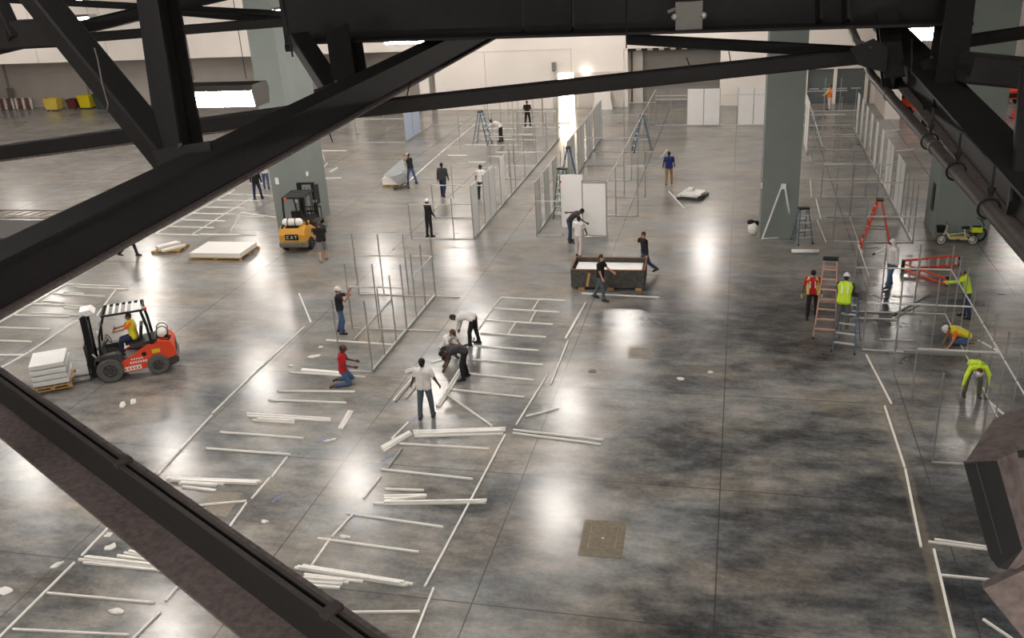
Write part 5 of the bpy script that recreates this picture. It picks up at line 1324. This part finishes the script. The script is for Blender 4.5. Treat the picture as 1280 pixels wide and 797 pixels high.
# the work gang in the middle
person((534, 522), 93, 1.88, 'man in a white tee, dark cap and grey jeans, standing with his back to us', 'white', 'short', 'greyjean', 'shoe', 'backcap', 'black', 'black', 'dark',
       arms=((6, 20, 22, 18), (8, 18, 20, 22)), legs=((6, 6, 2), (-4, 7, -8)), build=1.1)
person((431, 480), 20, 1.80, 'man in a red tee and jeans kneeling upright on the floor', 'red', 'short', 'denim', 'brown', 'cap', 'brown', 'black', 'dark',
       lean=(2, 4), neck=18, arms=((20, 10, 70, -5), (28, 8, 75, -10)), legs=((22, 8, -87), (34, 8, -87)))
person((429, 416), 12, 1.76, 'man in a black tee, jeans and white helmet gripping an upright post', 'black', 'short', 'denim', 'shoe', 'helmet', 'white', 'black', 'tan',
       lean=(-4, 4), arms=((62, 5, 140, -6), (78, 4, 150, -6)), legs=((12, 5, -14), (-6, 5, -16)), curl=.9)
person((557, 449), -25, 1.78, 'man in a white tee and brown cap squatting over a bent strip', 'white', 'short', 'black', 'shoe', 'cap', 'brown', 'brown', 'tan',
       lean=(34, 30), neck=22, arms=((28, 8, 30, -10), (34, 10, 50, -4)), legs=((96, 14, -40), (92, 16, -32)), mask=True)
person((594, 431), 180, 1.82, 'man in a white shirt and black trousers bending low with hanging arms', 'white', 'long', 'black', 'shoe', 'none', 'black', 'black', 'dark',
       lean=(70, 96), neck=8, arms=((6, 4, 14, 0), (12, 6, 22, 0)), legs=((-3, 5, -10), (16, 5, 2)))
person((583, 473), 205, 1.80, 'man all in dark clothes doubled over the white bars', 'charcoal', 'short', 'black', 'shoe', 'none', 'black', 'black', 'dark',
       lean=(62, 100), neck=10, arms=((10, 6, 22, 0), (16, 6, 30, 0)), legs=((2, 6, -10), (18, 6, -2)))
# around the crate
person((751, 374.5), -12, 1.80, 'man in a black polo and jeans walking past the front of the dark crate', 'black', 'short', 'greyjean', 'shoe', 'none', 'black', 'brown', 'light',
       lean=(2, 4), arms=((8, 5, 20, 0), (34, 8, 55, 4)), legs=((18, 3, 4), (-16, 3, -24)), neck=6)
person((806, 343.5), 205, 1.80, 'man in a dark jacket phoning as he walks behind the dark crate', 'black', 'long', 'denim', 'shoe', 'none', 'black', 'brown', 'light',
       lean=(4, 4), arms=((20, 50, 165, -42), (-6, 12, 4, 8)), legs=((10, 4, 4), (-16, 4, -50)), neck=8)
person((713, 302), -8, 1.84, 'man in a dark grey tee and navy jeans bending to the big white panel', 'charcoal', 'short', 'darkdenim', 'shoe', 'none', 'black', 'black', 'dark',
       lean=(38, 58), neck=5, arms=((50, 12, 60, 0), (-82, 12, -84, 8)), legs=((8, 6, -2), (-4, 6, -8)))
person((724, 320), 75, 1.76, 'man in white tee and off-white trousers between the white panel and the crate', 'white', 'short', 'offwhite', 'shoe', 'none', 'black', 'black', 'dark',
       lean=(4, 6), arms=((20, 12, 36, 0), (6, 8, 14, 0)), legs=((-8, 4, -26), (8, 4, 2)))
person((836, 230.5), 100, 1.76, 'man in a navy shirt and khaki trousers with pale gloves', 'royal', 'short', 'khaki', 'brown', 'cap', 'black', 'black', 'dark', gloves='white',
       arms=((4, 14, 10, 10), (4, 14, 8, 10)), legs=((8, 6, 2), (-6, 6, -12)), build=1.1)
# left middle
person((555, 246), 82, 1.86, 'man in a dark grey shirt and navy trousers walking away', 'charcoal', 'long', 'navy', 'shoe', 'none', 'black', 'black', 'dark',
       arms=((8, 10, 18, 6), (-6, 10, 4, 6)), legs=((-14, 5, -30), (12, 6, 6)), build=1.08)
person((603, 249), 95, 1.84, 'man in a white shirt and black trousers behind the narrow white panels', 'white', 'short', 'black', 'shoe', 'none', 'black', 'black', 'dark',
       arms=((8, 16, 40, 6), (8, 16, 30, 10)), legs=((4, 4, -4), (-4, 5, -6)))
person((537.5, 296), 60, 1.80, 'slim worker all in black with a white and black cap behind the open rail', 'black', 'long', 'black', 'shoe', 'helmet', 'white', 'black', 'tan',
       arms=((8, 4, 40, -4), (14, 4, 60, -6)), legs=((3, 2, -2), (-3, 2, -5)), build=.88)
person((515, 230), 150, 1.78, 'worker in a black vest and jeans raising the big grey sheet', 'black', 'none', 'denim', 'shoe', 'cap', 'white', 'brown', 'tan',
       lean=(6, 10), arms=((92, 8, 105, 0), (80, 8, 95, 0)), legs=((-14, 5, -20), (14, 6, 6)), curl=.8)
person((626.5, 177), 178, 1.84, 'far worker in a white shirt and black trousers leaning forward beside the blue ladder', 'white', 'long', 'black', 'shoe', 'none', 'black', 'black', 'dark',
       lean=(40, 72), neck=-10, arms=((50, 6, 58, 0), (60, 6, 66, 0)), legs=((-2, 3, -5), (4, 3, 0)))
person((660, 158.5), 95, 1.84, 'far man all in black walking away toward the bright wall', 'black', 'short', 'black', 'shoe', 'none', 'black', 'ginger', 'tan',
       arms=((8, 16, 12, 10), (-6, 16, 4, 10)), legs=((8, 6, 0), (-8, 6, -14)))
person((402, 220), 100, 1.78, 'worker in a pale long-sleeved shirt and grey trousers raising one arm by the column', 'offwhite', 'long', 'grey', 'shoe', 'none', 'black', 'ginger', 'tan', gloves='white',
       arms=((6, 12, 14, 8), (110, 30, 150, 10)), legs=((6, 4, 0), (-5, 4, -10)))
person((323, 249), 98, 1.82, 'man in a black jacket and navy jeans standing on the ladder layout', 'black', 'long', 'navy', 'shoe', 'none', 'black', 'black', 'tan', gloves='white',
       arms=((6, 12, 12, 8), (8, 16, 14, 10)), legs=((6, 10, 2), (-6, 6, -10)), build=1.08)
person((334, 236), 110, 1.80, 'worker in a white shirt and jeans half hidden behind the column edge', 'white', 'short', 'denim', 'shoe', 'cap', 'white', 'black', 'tan',
       arms=((14, 10, 40, 4), (10, 10, 20, 6)), legs=((-12, 4, -24), (10, 5, 4)))
person((165, 321), 15, 1.80, 'walking person in black, only the legs showing under the dark chord', 'black', 'long', 'black', 'shoe', 'none', 'black', 'black', 'tan',
       arms=((14, 8, 30, 0), (-12, 8, 4, 0)), legs=((-26, 4, -46), (20, 4, 8)))
person((405, 326), 130, 1.80, 'man in a black tee and grey shorts beside the yellow forklift', 'black', 'short', 'grey', 'grey', 'none', 'black', 'ginger', 'light', shorts=True,
       arms=((10, 8, 22, 0), (16, 6, 50, -8)), legs=((8, 7, 2), (-10, 8, -16)), build=1.12)
# driver of the orange forklift
dv = Vector(fo.location) + fo_dir * -.28
person((dv.x, dv.y, 0), math.degrees(FO), 1.72, 'driver in hi-vis vest seated in the orange forklift', 'orange', 'short', 'navy', 'brown', 'none', 'black', 'black', 'tan', vest='yellowvest',
       lean=(0, 6), arms=((52, 6, 82, -4), (56, 6, 84, -4)), legs=((78, 8, 8), (80, 8, 4)), seat=1.25, curl=.9)
# right-hand crew
person((1014, 398), 262, 1.80, 'man in a red shirt, open yellow vest and white mask facing us', 'red', 'short', 'black', 'shoe', 'backcap', 'black', 'black', 'dark', vest='paleyellow', mask=True, gloves='paleyellow',
       lean=(4, 6), neck=14, arms=((6, 16, 14, 12), (-10, 14, 0, 12)), legs=((4, 4, 0), (-8, 4, -14)), side=4)
ld = at(1058, 432)
person((ld.x - .22, ld.y - .26, 0), 78, 1.82, 'worker in a lime vest and white helmet standing on the blue stepladder', 'green', 'short', 'greypants', 'brown', 'helmet', 'white', 'black', 'dark', vest='lime',
       lean=(8, 14), neck=12, arms=((24, 10, 60, 0), (30, 10, 66, 0)), legs=((14, 4, -8), (6, 5, -10)), z=.68, build=1.05)
person((1112, 358), 208, 1.86, 'man in a white hood, white top and jeans striding left with an arm held out', 'white', 'long', 'denim', 'shoe', 'hood', 'white', 'black', 'tan', gloves='black',
       lean=(3, 6), neck=4, arms=((30, 40, 36, 46), (-4, 12, 4, 8)), legs=((-8, 8, -14), (24, 10, 8)), build=1.2)
person((1205, 397), 172, 1.78, 'worker in a long lime jacket and jeans reaching left under the far rail', 'lime', 'long', 'darkdenim', 'shoe', 'helmet', 'grey', 'black', 'tan', gloves='paleyellow',
       lean=(12, 18), neck=16, arms=((36, 10, 72, 0), (70, 8, 84, 0)), legs=((6, 5, -4), (-6, 7, -14)))
person((1206, 431), 195, 1.78, 'kneeling worker in an orange and yellow vest with tan boots', 'orange', 'short', 'denim', 'tanboot', 'helmet', 'white', 'black', 'tan', vest='yellowvest',
       lean=(58, 74), neck=0, arms=((8, 8, 20, 0), (14, 8, 30, 0)), legs=((60, 8, -84), (72, 8, -86)))
person((1213, 492), 268, 1.80, 'worker in a lime jumper bending deep toward us beside the base rail', 'lime', 'long', 'olive', 'shoe', 'cap', 'white', 'brown', 'tan',
       lean=(66, 84), neck=24, arms=((18, 22, 6, 10), (22, 24, 10, 8)), legs=((20, 10, -6), (20, 10, -4)), hipdrop=None)
person((1036, 137.5), 150, 1.78, 'far worker in an orange vest standing before the slate doors', 'paleyellow', 'long', 'offwhite', 'shoe', 'cap', 'purple', 'black', 'tan', vest='orange',
       arms=((10, 12, 30, 6), (30, 10, 50, 4)), legs=((6, 8, 2), (-8, 8, -10)))
